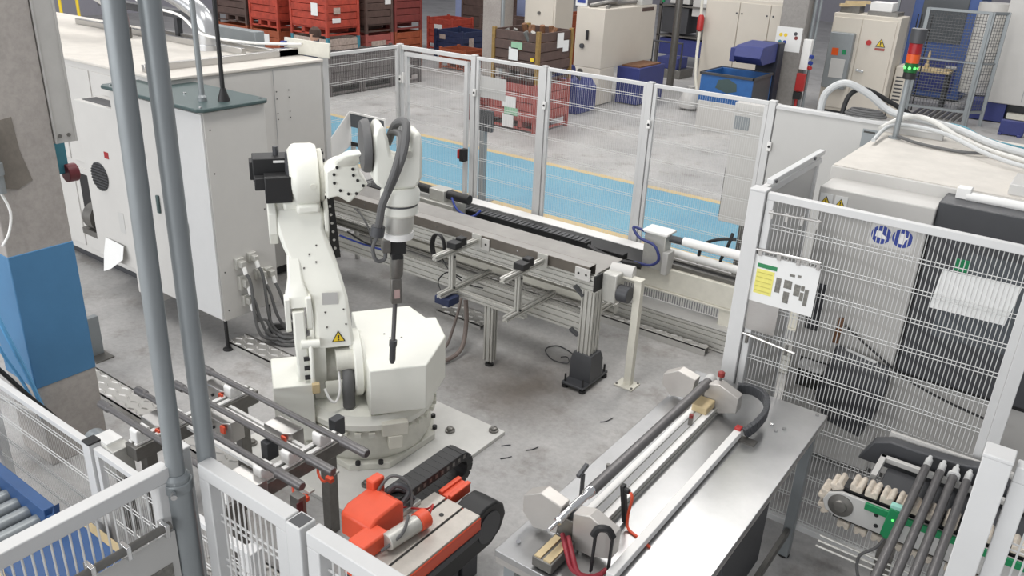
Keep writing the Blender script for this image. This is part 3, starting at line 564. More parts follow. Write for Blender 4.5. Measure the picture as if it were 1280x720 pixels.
# T brackets in front of the rail
sf = thing('bracket_frame', 'small aluminium frame with two T-shaped uprights and black pads', 'frame', (-3.78, 5.05, 0))
P(sf, 'long_bar', MT.alu, MB().profile((-4.14, 5.05, .596), (-3.40, 5.05, .596), .05, .05))
for x in (-4.12, -3.43):
    P(sf, 'lower_bar', MT.alu, MB().profile((x, 4.80, .645), (x, 5.50, .645), .045, .045))
    up = P(sf, 'upright', MT.alu, MB().profile((x, 4.97, .668), (x, 4.97, .978), .045, .045))
    tb = P(sf, 'upper_bar', MT.alu, MB().profile((x, 4.74, 1.0), (x, 5.29, 1.0), .045, .045))
    P(tb, 'black_pad', MT.black, B(x - .05, x + .05, 4.95, 5.04, 1.02, 1.075).box(x - .035, x + .035, 5.05, 5.12, 1.02, 1.09), 0.005)
    for (y, z) in ((4.97, .67), (4.97, .95)): P(up, 'bolt', MT.black, MB().cyl((x + .022, y, z), (x + .032, y, z), .010, n=8))
    P(tb, 'end_plate', MT.alu, B(x - .05, x + .05, 5.29, 5.30, .95, 1.06), 0.002)
lg = P(sf, 'leg', MT.alu, MB().profile((-3.77, 5.07, .05), (-3.77, 5.07, .57), .09, .07, up=(0, 1, 0)))
P(lg, 'foot', MT.black, MB().lathe([(.038, 0), (.038, .012), (.012, .022), (.012, .06)], (-3.77, 5.07, 0), n=14))
P(sf, 'sensor_box', MT.dblue, B(-4.22, -4.06, 4.86, 5.0, .53, .60), 0.005)
P(sf, 'sensor_cable', MT.black, MB().tube([(-4.2, 4.95, .58), (-4.3, 5.0, .66), (-4.28, 5.1, .72), (-4.2, 5.2, .66)], .006, n=6))
cc = thing('cable_coil', 'black coiled cable hanging on the lower conveyor beam', 'cable', (-4.38, 5.28, .6))
for i in range(4): P(cc, 'cable_turn', MT.black, MB().tube([(-4.50 + (.075 + .004 * i) * math.cos(a * PI / 6) * .9, 5.25 - .012 * i, .86 + (.115 + .004 * i) * math.sin(a * PI / 6)) for a in range(13)], .0075, n=6, k=3))
P(cc, 'cable_tail', MT.black, MB().tube([(-4.46, 5.24, .76), (-4.36, 5.22, .68), (-4.16, 5.2, .62), (-4.0, 5.25, .60)], .006, n=6))
for i, (pts, m_, lab) in enumerate((
    ([(-5.7, 5.27, .70), (-5.4, 5.24, .66), (-5.15, 5.22, .70), (-4.98, 5.2, .70), (-4.9, 5.2, .63)], MT.black, 'black cable lying along the lower beam behind robot'),
    ([(-5.8, 5.26, .64), (-5.5, 5.26, .63), (-5.2, 5.26, .64)], MT.sblue, 'blue cable lying along the lower beam behind robot'),
    ([(-5.62, 5.30, .95), (-5.52, 5.28, .92), (-5.42, 5.28, .80), (-5.40, 5.3, .64)], MT.rubber, 'grey cable looping between upper and lower beam'))):
    solo('loose_cable', lab, 'cable', m_, MB().tube(pts, .009, n=7), pts[0])
for i, (pts, lab) in enumerate((
    ([(-4.15, 5.2, .46), (-4.1, 5.15, .25), (-4.05, 5.0, .06), (-4.1, 4.7, .03), (-4.25, 4.35, .03)], 'thick brown-grey hose curving down from frame to floor'),
    ([(-4.2, 5.2, .46), (-4.2, 5.1, .22), (-4.2, 4.95, .04), (-4.3, 4.7, .03), (-4.4, 4.45, .03)], 'thinner grey hose curving beside the frame leg'))):
    solo('floor_hose', lab, 'hose', mat('hose_brown_grey', (128, 116, 110), 0.6), MB().tube(pts, .02 if i == 0 else .013, n=9), pts[0])
solo('wire_tangle', 'thin black wire loop left on concrete by support column', 'wire', MT.dark, MB().tube([(-3.15, 5.55, .006), (-3.3, 5.7, .006), (-3.5, 5.75, .006), (-3.55, 5.62, .006), (-3.4, 5.5, .006), (-3.25, 5.52, .012), (-3.3, 5.6, .02), (-3.36, 5.58, .01)], .005, n=5), (-3.3, 5.6, 0))
# gearmotor and white post at the end of the rail
gm = thing('gearmotor', 'grey geared motor at the conveyor end beside white post', 'motor', (-2.84, 5.47, .88))
P(gm, 'gearbox', MT.alu, B(-2.93, -2.80, 5.42, 5.56, .75, 1.0), 0.012)
P(gm, 'top_housing', MT.machw, MB().cyl((-2.93, 5.56, .98), (-2.74, 5.60, .98), .062, n=20), 0.004)
P(gm, 'motor_body', MT.dark, MB().cyl((-2.80, 5.48, .84), (-2.70, 5.48, .84), .07, n=18), 0.006)
P(gm, 'shaft_screw', MT.brass, MB().cyl((-2.94, 5.43, .79), (-2.99, 5.43, .79), .012, n=8))
wp = thing('white_post', 'slim cream square post with bent top plate beside gearmotor', 'post', (-2.66, 5.56, 0))
P(wp, 'tube', MT.cream, B(-2.70, -2.635, 5.53, 5.59, .01, .95), 0.004)
P(wp, 'base', MT.cream, B(-2.755, -2.585, 5.47, 5.62, 0, .014), 0.003)
P(wp, 'top_plate', MT.cream, B(-2.84, -2.635, 5.52, 5.60, .95, .965), 0.003)
for (x, y) in ((-2.74, 5.49), (-2.60, 5.49), (-2.60, 5.605)): P(wp, 'base_bolt', MT.dsteel, MB().cyl((x, y, .014), (x, y, .022), .010, n=8))

# ------------------------------------------------------------------ rear linear axis
rl = thing('linear_axis', 'long beige linear transfer axis along the rear fence', 'rail', (-4.5, 6.75, 0))
P(rl, 'floor_profile', MT.alu, MB().profile((-7.0, 6.66, .11), (-1.6, 6.66, .11), .10, .20, cell=.05))
P(rl, 'drip_plate', MT.machg, B(-7.0, -1.6, 6.62, 6.84, .215, .225))
P(rl, 'slotted_strip', MT.white, B(-7.0, -1.6, 6.80, 6.81, .25, .34))
mb = MB()
for i in range(150): mb.box(-5.3 + i * .025, -5.3 + i * .025 + .009, 6.796, 6.80, .255, .335)
P(rl, 'strip_slots', MT.slotg, mb, kind='stuff')
P(rl, 'beam', MT.cream, B(-7.0, -1.6, 6.72, 6.95, .40, .62), 0.006)
P(rl, 'beam_lip', MT.cream, B(-7.0, -1.6, 6.70, 6.80, .385, .40), 0.002)
P(rl, 'guide_rail', MT.dsteel, B(-3.2, -1.6, 6.76, 6.80, .62, .66), 0.003); P(rl, 'guide_rail', MT.dsteel, B(-3.2, -1.6, 6.88, 6.92, .62, .66), 0.003)
P(rl, 'rail_cover', MT.black, B(-3.2, -1.6, 6.80, 6.88, .62, .645))
P(rl, 'dark_groove', MT.black, B(-7.0, -3.2, 6.66, 6.97, .62, .632))
P(rl, 'rear_ledge', MT.white, B(-6.7, -3.22, 6.97, 7.13, .62, .64), 0.004)
P(rl, 'rear_tube', MT.white, MB().cyl((-3.08, 7.0, .68), (-1.6, 7.0, .68), .04, n=14))
for x in (-6.4, -4.5, -2.3): P(rl, 'stand', MT.cream, B(x - .1, x + .1, 6.72, 6.95, .0, .40), 0.004)
sh = thing('shuttle_carriage', 'grey carriage block riding on the rear linear axis', 'carriage', (-3.08, 6.78, .62))
P(sh, 'body', MT.alu, B(-3.20, -2.98, 6.66, 6.80, .60, .95), 0.01)
P(sh, 'top_cap', MT.white, B(-3.22, -2.96, 6.64, 6.84, .95, .975), 0.006)
P(sh, 'side_block', MT.machg, B(-2.99, -2.93, 6.64, 6.78, .58, .80), 0.006)
P(sh, 'hose', MT.navy, MB().tube([(-3.18, 6.66, .95), (-3.30, 6.62, .98), (-3.22, 6.60, .90), (-3.06, 6.60, .86), (-3.0, 6.60, .74), (-3.08, 6.60, .66), (-3.25, 6.62, .64)], .014, n=8))
P(sh, 'clamp', MT.dark, MB().cyl((-2.96, 6.72, .92), (-2.82, 6.72, .925), .034, n=14))
solo('white_pipe', 'white round pipe reaching from carriage toward right fence post', 'pipe', MT.white, MB().cyl((-2.83, 6.72, .925), (-1.9, 6.72, .935), .042, n=16), (-2.8, 6.72, .92))
ec = thing('cable_chain', 'long black cable chain lying along the rear axis', 'cable chain', (-4.5, 6.35, .7))
P(ec, 'chain_run', MT.black, B(-5.35, -3.7, 6.46, 6.56, .70, .76).box(-5.35, -3.35, 6.56, 6.66, .64, .70), 0.006)
for i in range(30): P(ec, 'chain_rib', MT.dark, B(-5.3 + i * .053, -5.27 + i * .053, 6.455, 6.565, .76, .766))
P(ec, 'chain_bend', MT.black, MB().tube([(-3.75, 6.50, .72), (-3.55, 6.52, .66), (-3.35, 6.58, .62), (-3.18, 6.62, .62)], .035, n=8))
P(ec, 'support_angle', MT.galv, B(-5.4, -3.3, 6.30, 6.46, .66, .67).box(-5.4, -3.3, 6.30, 6.305, .60, .67))
for x in (-4.4, -3.9): P(ec, 'bracket', MT.black, B(x - .03, x + .03, 6.29, 6.36, .66, .76), 0.004)
mo = thing('drive_unit', 'grey drive block with black cylinders on rear rail', 'motor', (-5.5, 6.3, .6))
P(mo, 'block', MT.alu, B(-5.95, -5.15, 6.20, 6.42, .60, .86), 0.008)
P(mo, 'upper_block', MT.alu, B(-5.50, -5.30, 6.24, 6.40, .86, .98), 0.008)
P(mo, 'rear_cylinder', MT.black, MB().cyl((-5.75, 6.32, .93), (-5.5, 6.32, .93), .045, n=16), 0.004)
P(mo, 'front_cylinder', MT.black, MB().cyl((-5.3, 6.32, .93), (-5.02, 6.32, .93), .05, n=16), 0.004)
P(mo, 'blue_cable', MT.sblue, MB().tube([(-5.2, 6.25, .93), (-5.08, 6.2, .84), (-4.92, 6.22, .80), (-4.86, 6.3, .86)], .012, n=7))
P(mo, 'end_bracket', MT.galv, B(-5.15, -4.85, 6.22, 6.36, .62, .74), 0.005)

# ------------------------------------------------------------------ fences around the cell
FZ = 2.2
bf = [(-6.80, 7.21), (-5.70, 7.21), (-4.775, 7.21), (-3.567, 7.21), (-2.38, 7.21)]
names = ['fence post at the far left corner of the cell', 'fence post right of the hinged gate panel', 'fence post in front of the stacked middle crates', 'fence post in front of the dark blue boxes', 'end post joining rear fence to solid grey wall panel']
for (x, y), nm in zip(bf, names):
    t = fence_post(nm, x, y, FZ, 0.06)
    P(t, 'clamp', MT.white, B(x + .02, x + .055, y - .055, y - .03, 1.78, 1.86), 0.004); P(t, 'clamp_screw', MT.black, MB().cyl((x + .04, y - .055, 1.82), (x + .04, y - .06, 1.82), .012, n=8))
lab = ['rear mesh gate panel with inner frame left of the pedestal', 'rear mesh panel with papers in front of middle crates', 'rear mesh panel in front of the white machine', 'rear mesh panel in front of the blue tipping bin']
for i in range(4):
    (x0, y0), (x1, y1) = bf[i], bf[i + 1]
    if i == 0:
        t = fence_panel(lab[0], (x0 + .08, y0), (x1 - .08, y1), .15, FZ - .07, fr=.045, st=.2, r=.0024, rv=.0011); P(t, 'lintel', MT.fence, B(x0 + .035, x1 - .035, y0 - .02, y0 + .02, FZ - .045, FZ), 0.003)
        P(t, 'hinge', MT.white, B(x0 + .06, x0 + .085, y0 - .045, y0 - .02, 1.78, 1.9), 0.003)
    else: t = fence_panel(lab[i], (x0 + .036, y0), (x1 - .036, y1), .15, FZ, fr=.035, st=.2, r=.0024, rv=.0011)
    if i == 1:
        for (u0, u1, z0, z1, m_) in ((-5.63, -5.29, 1.77, 2.0, MT.machg),): P(t, 'white_sheet', m_, B(u0, u1, 7.232, 7.236, z0, z1))
fence_panel('left return mesh panel between machine corner and gate', (-6.80, 6.06), (-6.80, 7.175), .15, FZ, fr=.035, st=.2, r=.0024, rv=.0011)
fence_post('fence post against the big left machine corner', -6.78, 6.02, FZ, .075)
e = thing('emergency_stop', 'black and red emergency stop box on rear fence post', 'button box', (-5.78, 7.15, 1.05))
P(e, 'box', MT.black, B(-5.80, -5.735, 7.09, 7.17, 1.04, 1.18), 0.005); P(e, 'red_face', MT.red, B(-5.84, -5.80, 7.10, 7.165, 1.06, 1.17), 0.008)
# right fence
fence_post('near corner post of the right fence beside steel table', -1.47, 4.48, FZ, .09)
fp = fence_panel('right mesh panel with safety signs beside the steel table', (-1.42, 4.48), (-.06, 4.48), .12, FZ, fr=.042, st=.165, r=.0025, rv=.0022, hoff=.07)
fence_post('far post of the right fence beside chain conveyor', -.03, 4.48, FZ, .06)
wk = thing('solid_fence', 'short solid grey fence panel running back from the corner post', 'fence', (-1.47, 5.0, 0))
P(wk, 'top_rail', MT.fence, B(-1.50, -1.44, 4.53, 5.52, 2.16, 2.2).box(-1.47, -1.43, 4.56, 5.52, 2.22, 2.25), 0.004)
P(wk, 'sheet', MT.machg, B(-1.475, -1.465, 4.53, 5.50, .12, 2.16)); P(wk, 'end_rail', MT.fence, B(-1.50, -1.45, 5.48, 5.52, .1, 2.2), 0.003)
for y in (4.6, 5.3): P(wk, 'rail_screw', MT.dark, MB().cyl((-1.43, y, 2.235), (-1.422, y, 2.235), .012, n=8))
# signs on the right fence
yf = 4.455
yf = 4.50
s1 = thing('safety_sign', 'white sticker with blue shoe and glove circles on fence', 'sign', (-.75, yf, 2.08))
P(s1, 'backing', MT.machw, B(-.855, -.635, yf, yf + .004, 2.03, 2.155))
for k, (x, z) in enumerate(((-.80, 2.092), (-.695, 2.096))):
    d = P(s1, 'blue_disc', MT.sblue, MB().cyl((x, yf, z), (x, yf - .002, z), .050, n=28))
    if k == 0: P(d, 'shoe_mark', MT.white, MB().prism([(-.028, -.012), (.03, -.022), (.03, -.008), (.008, .004), (-.002, .02), (-.026, .02)], (x, yf - .002, z), (1, 0, 0), (0, 0, 1), (0, -.001, 0)))
    else: P(d, 'glove_mark', MT.white, MB().prism([(-.012, -.03), (.012, -.03), (.016, -.006), (.03, .006), (.024, .012), (.014, .006), (.014, .028), (.004, .03), (0, .024), (-.006, .03), (-.014, .026), (-.016, -.006)], (x, yf - .002, z), (1, 0, 0), (0, 0, 1), (0, -.001, 0)))
yf = 4.455
s2 = thing('instruction_poster', 'white instruction poster with green bar and yellow block on fence', 'poster', (-1.24, yf, 1.7))
P(s2, 'sheet', MT.paper, B(-1.43, -1.055, yf - .002, yf + .002, 1.545, 1.835))
P(s2, 'green_bar', mat('green_print', (50, 130, 84), 0.7), B(-1.405, -1.29, yf - .0035, yf - .002, 1.76, 1.785))
P(s2, 'yellow_block', MT.pyel, B(-1.405, -1.30, yf - .0035, yf - .002, 1.60, 1.75))
for k in range(5): P(s2, 'text_line', MT.ptext, B(-1.40, -1.31, yf - .0045, yf - .0035, 1.615 + k * .028, 1.620 + k * .028))
for (x, z, w, h) in ((-1.27, 1.68, .03, .09), (-1.215, 1.70, .045, .05), (-1.215, 1.62, .034, .07), (-1.16, 1.68, .034, .07), (-1.13, 1.65, .02, .05), (-1.105, 1.65, .022, .10), (-1.13, 1.70, .02, .03), (-1.2, 1.76, .03, .015), (-1.16, 1.765, .02, .015)):
    P(s2, 'printed_picture', MT.pgrey, B(x - w / 2, x + w / 2, yf - .0035, yf - .002, z - h / 2, z + h / 2))
P(s2, 'clip_rail', MT.steel, MB().cyl((-1.43, yf - .01, 1.865), (-1.06, yf - .01, 1.875), .008, n=8))
for k in range(4): P(s2, 'clip', MT.steel, B(-1.41 + k * .11, -1.39 + k * .11, yf - .012, yf, 1.83, 1.87))
s3 = solo('steel_plate', 'square bare steel plate hanging below the instruction poster', 'plate', MT.steel, B(-1.43, -1.24, yf - .001, yf + .003, 1.36, 1.55), (-1.33, yf, 1.36))
s4 = solo('paper_sheet', 'large white sheet clipped to fence before dark door', 'paper', MT.paper, MB().prism([(-.49, 1.77), (-.475, 1.985), (-.115, 1.99), (-.14, 1.775)], (0, yf + .035, 0), (1, 0, 0), (0, 0, 1), (0, .003, 0)), (-.3, yf, 1.77))
hk = thing('clip_rail', 'empty steel clip rail near the top of right fence', 'rail', (-1.25, yf, 2.1))
P(hk, 'rod', MT.steel, MB().cyl((-1.39, yf - .01, 2.095), (-1.10, yf - .01, 2.105), .007, n=8))
for k in range(4): P(hk, 'clip', MT.steel, B(-1.38 + k * .085, -1.365 + k * .085, yf - .014, yf, 2.06, 2.11))
hk = thing('clip_rail', 'steel clip rail on right fence below the steel plate', 'rail', (-1.25, yf, 1.34))
P(hk, 'rod', MT.steel, MB().cyl((-1.42, yf - .01, 1.33), (-1.10, yf - .01, 1.30), .006, n=8))
for k in range(3): P(hk, 'clip', MT.dsteel, B(-1.40 + k * .12, -1.385 + k * .12, yf - .014, yf, 1.27, 1.335))

# near-left low fence
fence_post('low fence post with black cap before blue column', -3.75, 1.66, 1.0, .065, cap=MT.black)
fence_panel('low mesh panel left of the black capped post', (-5.2, 1.66), (-3.79, 1.66), .1, .985, fr=.035, st=.16, r=.0026, rv=.0008)
fence_panel('low mesh panel right of the black capped post', (-3.71, 1.66), (-2.5, 1.66), .1, .985, fr=.035, st=.16, r=.0026, rv=.0008)
fence_post('low fence post at the foot of the column cables', -5.0, 1.69, .985, .05)
fence_post('short low fence post hidden under the front rail', -2.47, 1.66, 1.0, .065)
# near fence corner with two poles
fence_panel('front mesh panel right of the two tall poles', (-1.655, 1.0), (-1.31, 1.0), .15, FZ, fr=.042, st=.15, r=.003, hoff=.05)
fence_post('open-topped square fence post between two front panels', -1.275, .995, FZ + .005, .05, hollow=True)
fence_panel('front mesh panel beside the orange slide unit', (-1.24, 1.0), (-.45, 1.0), .15, FZ, fr=.042, st=.15, r=.003)
fence_panel('front mesh panel left of the two tall poles', (-1.715, -.2), (-1.715, .93), .15, FZ, fr=.042, st=.15, r=.003, hoff=.12)
fence_post('square post behind the left tall pole clamp', -1.76, .99, FZ - .01, .05)
pl = thing('support_pole', 'left tall grey pole clamped to front fence corner', 'pole', (-1.70, .945, 0))
P(pl, 'lower_pipe', MT.galv, MB().cyl((-1.70, .945, 0), (-1.70, .945, 2.16), .034, n=24)); P(pl, 'upper_pipe', MT.galv, MB().cyl((-1.70, .945, 2.16), (-1.673, .965, 5.2), .0235, n=24))
P(pl, 'clamp_ring', MT.galv, MB().cyl((-1.70, .945, 2.12), (-1.70, .945, 2.15), .038, n=24), 0.003); P(pl, 'reducer', MT.galv, MB().cyl((-1.70, .945, 2.16), (-1.70, .945, 2.172), .034, .0255, n=24)); P(pl, 'clamp_bolt', MT.chrome, MB().cyl((-1.672, .915, 2.135), (-1.655, .905, 2.135), .008, n=8))
pl = thing('support_pole', 'right tall grey pole behind front fence corner', 'pole', (-1.665, 1.03, 0))
P(pl, 'pipe', MT.galv, MB().cyl((-1.677, 1.018, 0.01), (-1.670, 1.024, 5.2), .0235, n=24)); P(pl, 'base', MT.galv, MB().cyl((-1.677, 1.018, 0), (-1.677, 1.018, .012), .06, n=20))
cr_ = thing('clip_bar', 'grey steel tube hanging on the front left mesh', 'tube', (-1.68, .6, 1.75)); P(cr_, 'tube', MT.dsteel, MB().cyl((-1.675, .30, 2.04), (-1.675, .895, 2.046), .0115, n=12))
for y in (.50, .685, .775, .88): P(cr_, 'clip', MT.chrome, B(-1.70, -1.661, y - .006, y + .006, 2.02, 2.06), 0.002)
np_ = solo('notice_sheet', 'grey printed notice sheet on the front left mesh', 'notice', MT.machg, B(-1.688, -1.684, .40, .91, 1.55, 2.015), (-1.686, .64, 1.4))
P(np_, 'printed_block', MT.pgrey, B(-1.684, -1.682, .80, .89, 1.86, 1.92).box(-1.684, -1.682, .60, .76, 1.95, 1.96))

# blue roller conveyor, lower left
rc = thing('roller_conveyor', 'blue framed roller conveyor at bottom left behind front rail', 'conveyor', (-3.9, 1.3, 0))
P(rc, 'side_frame', MT.convb, B(-5.6, -3.86, 1.41, 1.47, .45, .66), 0.005); P(rc, 'side_frame', MT.convb, B(-5.6, -3.86, .75, .81, .45, .66), 0.005)
for i in range(16): P(rc, 'roller', MT.galv, MB().cyl((-3.95 - i * .11, .81, .55), (-3.95 - i * .11, 1.41, .55), .038, n=14))
for x in (-3.92, -5.4):
    for y in (.78, 1.43): P(rc, 'leg', MT.convb, B(x - .03, x + .03, y - .028, y + .028, 0, .5), 0.004)
P(rc, 'end_angle', MT.convb, MB().prism([(-3.88, .56), (-3.78, .62), (-3.75, .74), (-3.79, .66), (-3.90, .60)], (0, 1.42, 0), (1, 0, 0), (0, 0, 1), (0, .03, 0)))
bx = thing('parts_crate', 'dark parts crate under the front left rail', 'crate', (-3.0, 1.25, 0)); bx.location.x -= .42; bx.location.y += .08
P(bx, 'body', MT.dark, B(-3.35, -2.75, 1.0, 1.5, .02, .5), 0.01); P(bx, 'rim', MT.brass, B(-3.36, -2.74, .99, 1.51, .50, .52), 0.004); P(bx, 'tray', MT.convb, B(-3.3, -2.8, 1.05, 1.45, .521, .56), 0.006)

# ------------------------------------------------------------------ pipe rack at left
rk = thing('pipe_rack', 'low steel rack with white V rests carrying dark pipes', 'rack', (-3.6, 2.4, 0))
RZ = .66
for (x, m_) in ((-3.22, MT.galv), (-4.05, MT.galv)):
    bm_ = P(rk, 'cross_beam', MT.dsteel, B(x - .055, x + .055, 2.00, 2.86, RZ - .09, RZ), 0.004)
    P(bm_, 'white_rail', MT.white, B(x - .048, x - .018, 2.02, 2.84, RZ, RZ + .014), 0.002); P(bm_, 'white_rail', MT.white, B(x + .006, x + .036, 2.02, 2.84, RZ, RZ + .014), 0.002)
    for y in (2.71, 2.48, 2.29, 2.07):
        P(bm_, 'rest', MT.white, MB().prism([(-.045, 0), (.045, 0), (.045, .075), (.03, .085), (0, .05), (-.03, .085), (-.045, .075)], (x - .035, y, RZ + .014), (0, 1, 0), (0, 0, 1), (.07, 0, 0)), 0.006)
    for y in (2.1, 2.75): P(rk, 'leg', MT.dsteel, B(x - .035, x + .035, y - .035, y + .035, 0, RZ - .09), 0.003)
for y in (2.62, 2.36): P(rk, 'long_rail', MT.white, B(-4.0, -3.28, y - .03, y - .008, RZ - .03, RZ - .008).box(-4.0, -3.28, y + .008, y + .03, RZ - .03, RZ - .008), 0.002)
for (x, y) in ((-4.18, 2.72), (-3.50, 2.66), (-3.26, 2.20), (-4.12, 2.24), (-3.86, 2.50)):
    bk = P(rk, 'steel_block', MT.steel, MB().prism([(-.11, -.06), (.07, -.06), (.11, -.03), (.11, .06), (-.11, .06)], (x, y, RZ - .10), (1, 0, 0), (0, 1, 0), (0, 0, .14)), 0.004)
    P(bk, 'orange_connector', MT.orange, B(x + .06, x + .10, y - .075, y - .06, RZ - .02, RZ + .03), 0.003)
    P(bk, 'block_screw', MT.black, MB().cyl((x - .02, y - .06, RZ - .02), (x - .02, y - .068, RZ - .02), .010, n=8))
for (x, y) in ((-3.30, 2.86), (-3.42, 2.45)): P(rk, 'black_stop', MT.dark, B(x - .03, x + .03, y, y + .08, RZ - .06, RZ + .06), 0.004)
for (y, x) in ((2.62, -3.05), (2.42, -3.03)):
    ss = P(rk, 'sensor_arm', MT.alu, B(x - .12, x + .05, y - .02, y + .02, RZ - .06, RZ - .045), 0.003)
    P(ss, 'orange_wire', MT.orange, MB().tube([(x - .10, y, RZ - .03), (x - .09, y - .02, RZ - .10), (x - .02, y - .04, RZ - .12), (x + .03, y - .02, RZ - .07)], .008, n=7))
    P(ss, 'orange_plug', MT.orange, B(x + .0, x + .05, y - .05, y - .02, RZ - .10, RZ - .07), 0.004)
ed = P(rk, 'end_post', MT.dsteel, B(-2.92, -2.85, 2.22, 2.27, 0, .74), 0.003); P(ed, 'red_face', mat('dark_red_cap', (84, 40, 42), 0.5), B(-2.852, -2.846, 2.205, 2.245, .42, .72))
for k, (y, x0, x1, lab) in enumerate(((2.725, -4.38, -2.86, 'dark pipe on rack nearest the robot base'), (2.49, -4.34, -2.88, 'second dark pipe on rack counted from the robot'), (2.30, -4.45, -2.91, 'third dark pipe on rack counted from the robot'), (2.075, -4.47, -3.0, 'outermost dark pipe on rack nearest the low fence'))):
    z = RZ + .085
    p = thing('steel_pipe', lab, 'pipe', (x0, y, z), group='dark pipes on the rack')
    P(p, 'tube', MT.tube, MB().cyl((x0 + .10, y, z), (x1 - .20, y, z), .0185, n=14))
    P(p, 'thick_end', MT.tube, MB().lathe([(.019, 0), (.031, .004), (.031, .02), (.028, .03), (.028, .19), (.022, .20)], (x1 - .20, y, z), (1, 0, 0), n=16))
    P(p, 'tail_end', MT.tube, MB().lathe([(.019, 0), (.027, .004), (.027, .09), (.019, .10)], (x0, y, z), (1, 0, 0), n=16))
jb = thing('valve_block', 'grey valve block with round cap beside rack left end', 'valve', (-4.25, 2.0, .5))
P(jb, 'block', MT.alu, B(-4.36, -4.12, 1.93, 2.05, .42, .62), 0.006); P(jb, 'cap', MT.galv, MB().cyl((-4.46, 1.99, .54), (-4.36, 1.99, .54), .07, n=18), 0.004); P(jb, 'white_plate', MT.white, B(-4.34, -4.20, 1.94, 2.04, .62, .635)); P(jb, 'stand', MT.dsteel, B(-4.20, -4.14, 1.96, 2.02, 0, .42), 0.003)
P(jb, 'black_rod', MT.black, MB().cyl((-4.62, 2.05, .42), (-4.42, 2.07, .42), .016, n=10))

# ------------------------------------------------------------------ orange slide unit
og = thing('slide_unit', 'orange motorised slide unit with pale steel bed', 'machine', (-2.45, 2.7, 0))
P(og, 'pedestal', MT.dark, B(-2.62, -2.28, 2.3, 2.85, 0, .36), 0.01)
P(og, 'bed_frame', MT.orange, B(-2.56, -2.215, 2.25, 2.955, .40, .485), 0.005)
for (x0, x1) in ((-2.555, -2.47), (-2.455, -2.345), (-2.33, -2.22)): P(og, 'bed_plate', mat('bed_plate_steel', (190, 184, 176), 0.4, metal=0.4, var=0.1, scale=12), B(x0, x1, 2.25, 2.95, .485, .50), 0.002)
P(og, 'bed_slot', MT.black, B(-2.47, -2.455, 2.26, 2.94, .486, .49).box(-2.345, -2.33, 2.26, 2.94, .486, .49))
P(og, 'dark_skirt', MT.dark, B(-2.23, -2.208, 2.25, 2.95, .36, .40), 0.003)
P(og, 'bed_hole', MT.black, MB().cyl((-2.39, 2.82, .50), (-2.39, 2.82, .503), .014, n=10))
P(og, 'gear_housing', MT.orange, MB().prism([(2.40, .46), (2.40, .60), (2.45, .635), (2.62, .645), (2.66, .62), (2.66, .46)], (-2.74, 0, 0), (0, 1, 0), (0, 0, 1), (.22, 0, 0)), 0.012)
P(og, 'gear_housing_lug', MT.orange, B(-2.75, -2.69, 2.60, 2.69, .58, .70), 0.01); P(og, 'lower_housing', MT.orange, B(-2.56, -2.44, 2.28, 2.46, .50, .60), 0.012)
gmz = .56
P(og, 'motor_barrel', MT.alu, MB().cyl((-2.42, 2.42, gmz), (-2.40, 2.63, gmz), .048, n=20), 0.004); P(og, 'motor_cap', MT.orange, MB().cyl((-2.40, 2.63, gmz), (-2.395, 2.70, gmz), .054, n=20), 0.006)
P(og, 'end_stop', MT.orange, B(-2.53, -2.44, 2.96, 3.14, .44, .50).box(-2.535, -2.505, 2.96, 3.14, .50, .515).box(-2.465, -2.435, 2.96, 3.14, .50, .515), 0.005)
P(og, 'cable_cluster', MT.dark, MB().tube([(-2.66, 2.64, .58), (-2.62, 2.70, .66), (-2.56, 2.74, .62), (-2.56, 2.66, .56)], .016, n=8).tube([(-2.70, 2.64, .56), (-2.64, 2.74, .60), (-2.55, 2.78, .55)], .014, n=8), 0)
P(og, 'grey_cable', MT.rubber, MB().tube([(-2.68, 2.60, .62), (-2.66, 2.70, .70), (-2.58, 2.76, .66), (-2.52, 2.72, .55)], .009, n=7)); P(og, 'grey_cable', MT.rubber, MB().tube([(-2.44, 2.60, .60), (-2.40, 2.56, .64), (-2.37, 2.48, .60), (-2.42, 2.38, .53)], .009, n=7))
P(og, 'red_cable', MT.red, MB().tube([(-2.60, 2.66, .55), (-2.54, 2.74, .52), (-2.46, 2.78, .53), (-2.40, 2.76, .60), (-2.38, 2.70, .57)], .006, n=6)); P(og, 'metal_bracket', MT.steel, B(-2.58, -2.54, 2.66, 2.82, .50, .53), 0.003)
ec = thing('cable_chain', 'black cable chain curving around the orange slide unit', 'cable chain', (-2.7, 3.0, .4))
a0, a1, zc, rr, nl = 2.62, 3.24, .47, .085, 18
path = [(y, zc + rr) for y in [a0 + (a1 - a0) * i / 12 for i in range(13)]] + [(a1 + rr * math.sin(a), zc + rr * math.cos(a)) for a in [PI * i / 6 for i in range(1, 6)]] + [(y, zc - rr) for y in [a1 - (a1 - a0) * i / 12 for i in range(13)]]
for i in range(len(path) - 1):
    (y0, z0), (y1, z1) = path[i], path[i + 1]; l = P(ec, 'chain_link', MT.black, MB().bar((-2.655, y0, z0), (-2.655, y1 + (y1 - y0) * .06, z1 + (z1 - z0) * .06), .13, .058), 0.004)
    if i < 13: P(l, 'link_hole', MT.dsteel, B(-2.59, -2.588, (y0 + y1) / 2 - .01, (y0 + y1) / 2 + .01, z0 - .012, z0 + .012))
wh = thing('belt_guard', 'round black belt guard at the slide unit far end', 'guard', (-2.4, 3.05, .3))
P(wh, 'loop', MT.black, MB().prism([(2.90, .46), (3.02, .50), (3.12, .49), (3.19, .43), (3.215, .35), (3.17, .26), (3.08, .21), (2.3, .21), (2.3, .39), (2.9, .39)], (-2.40, 0, 0), (0, 1, 0), (0, 0, 1), (.17, 0, 0)), 0.012); P(wh, 'inner_disc', MT.dark, MB().cyl((-2.23, 3.05, .35), (-2.224, 3.05, .35), .10, n=24))
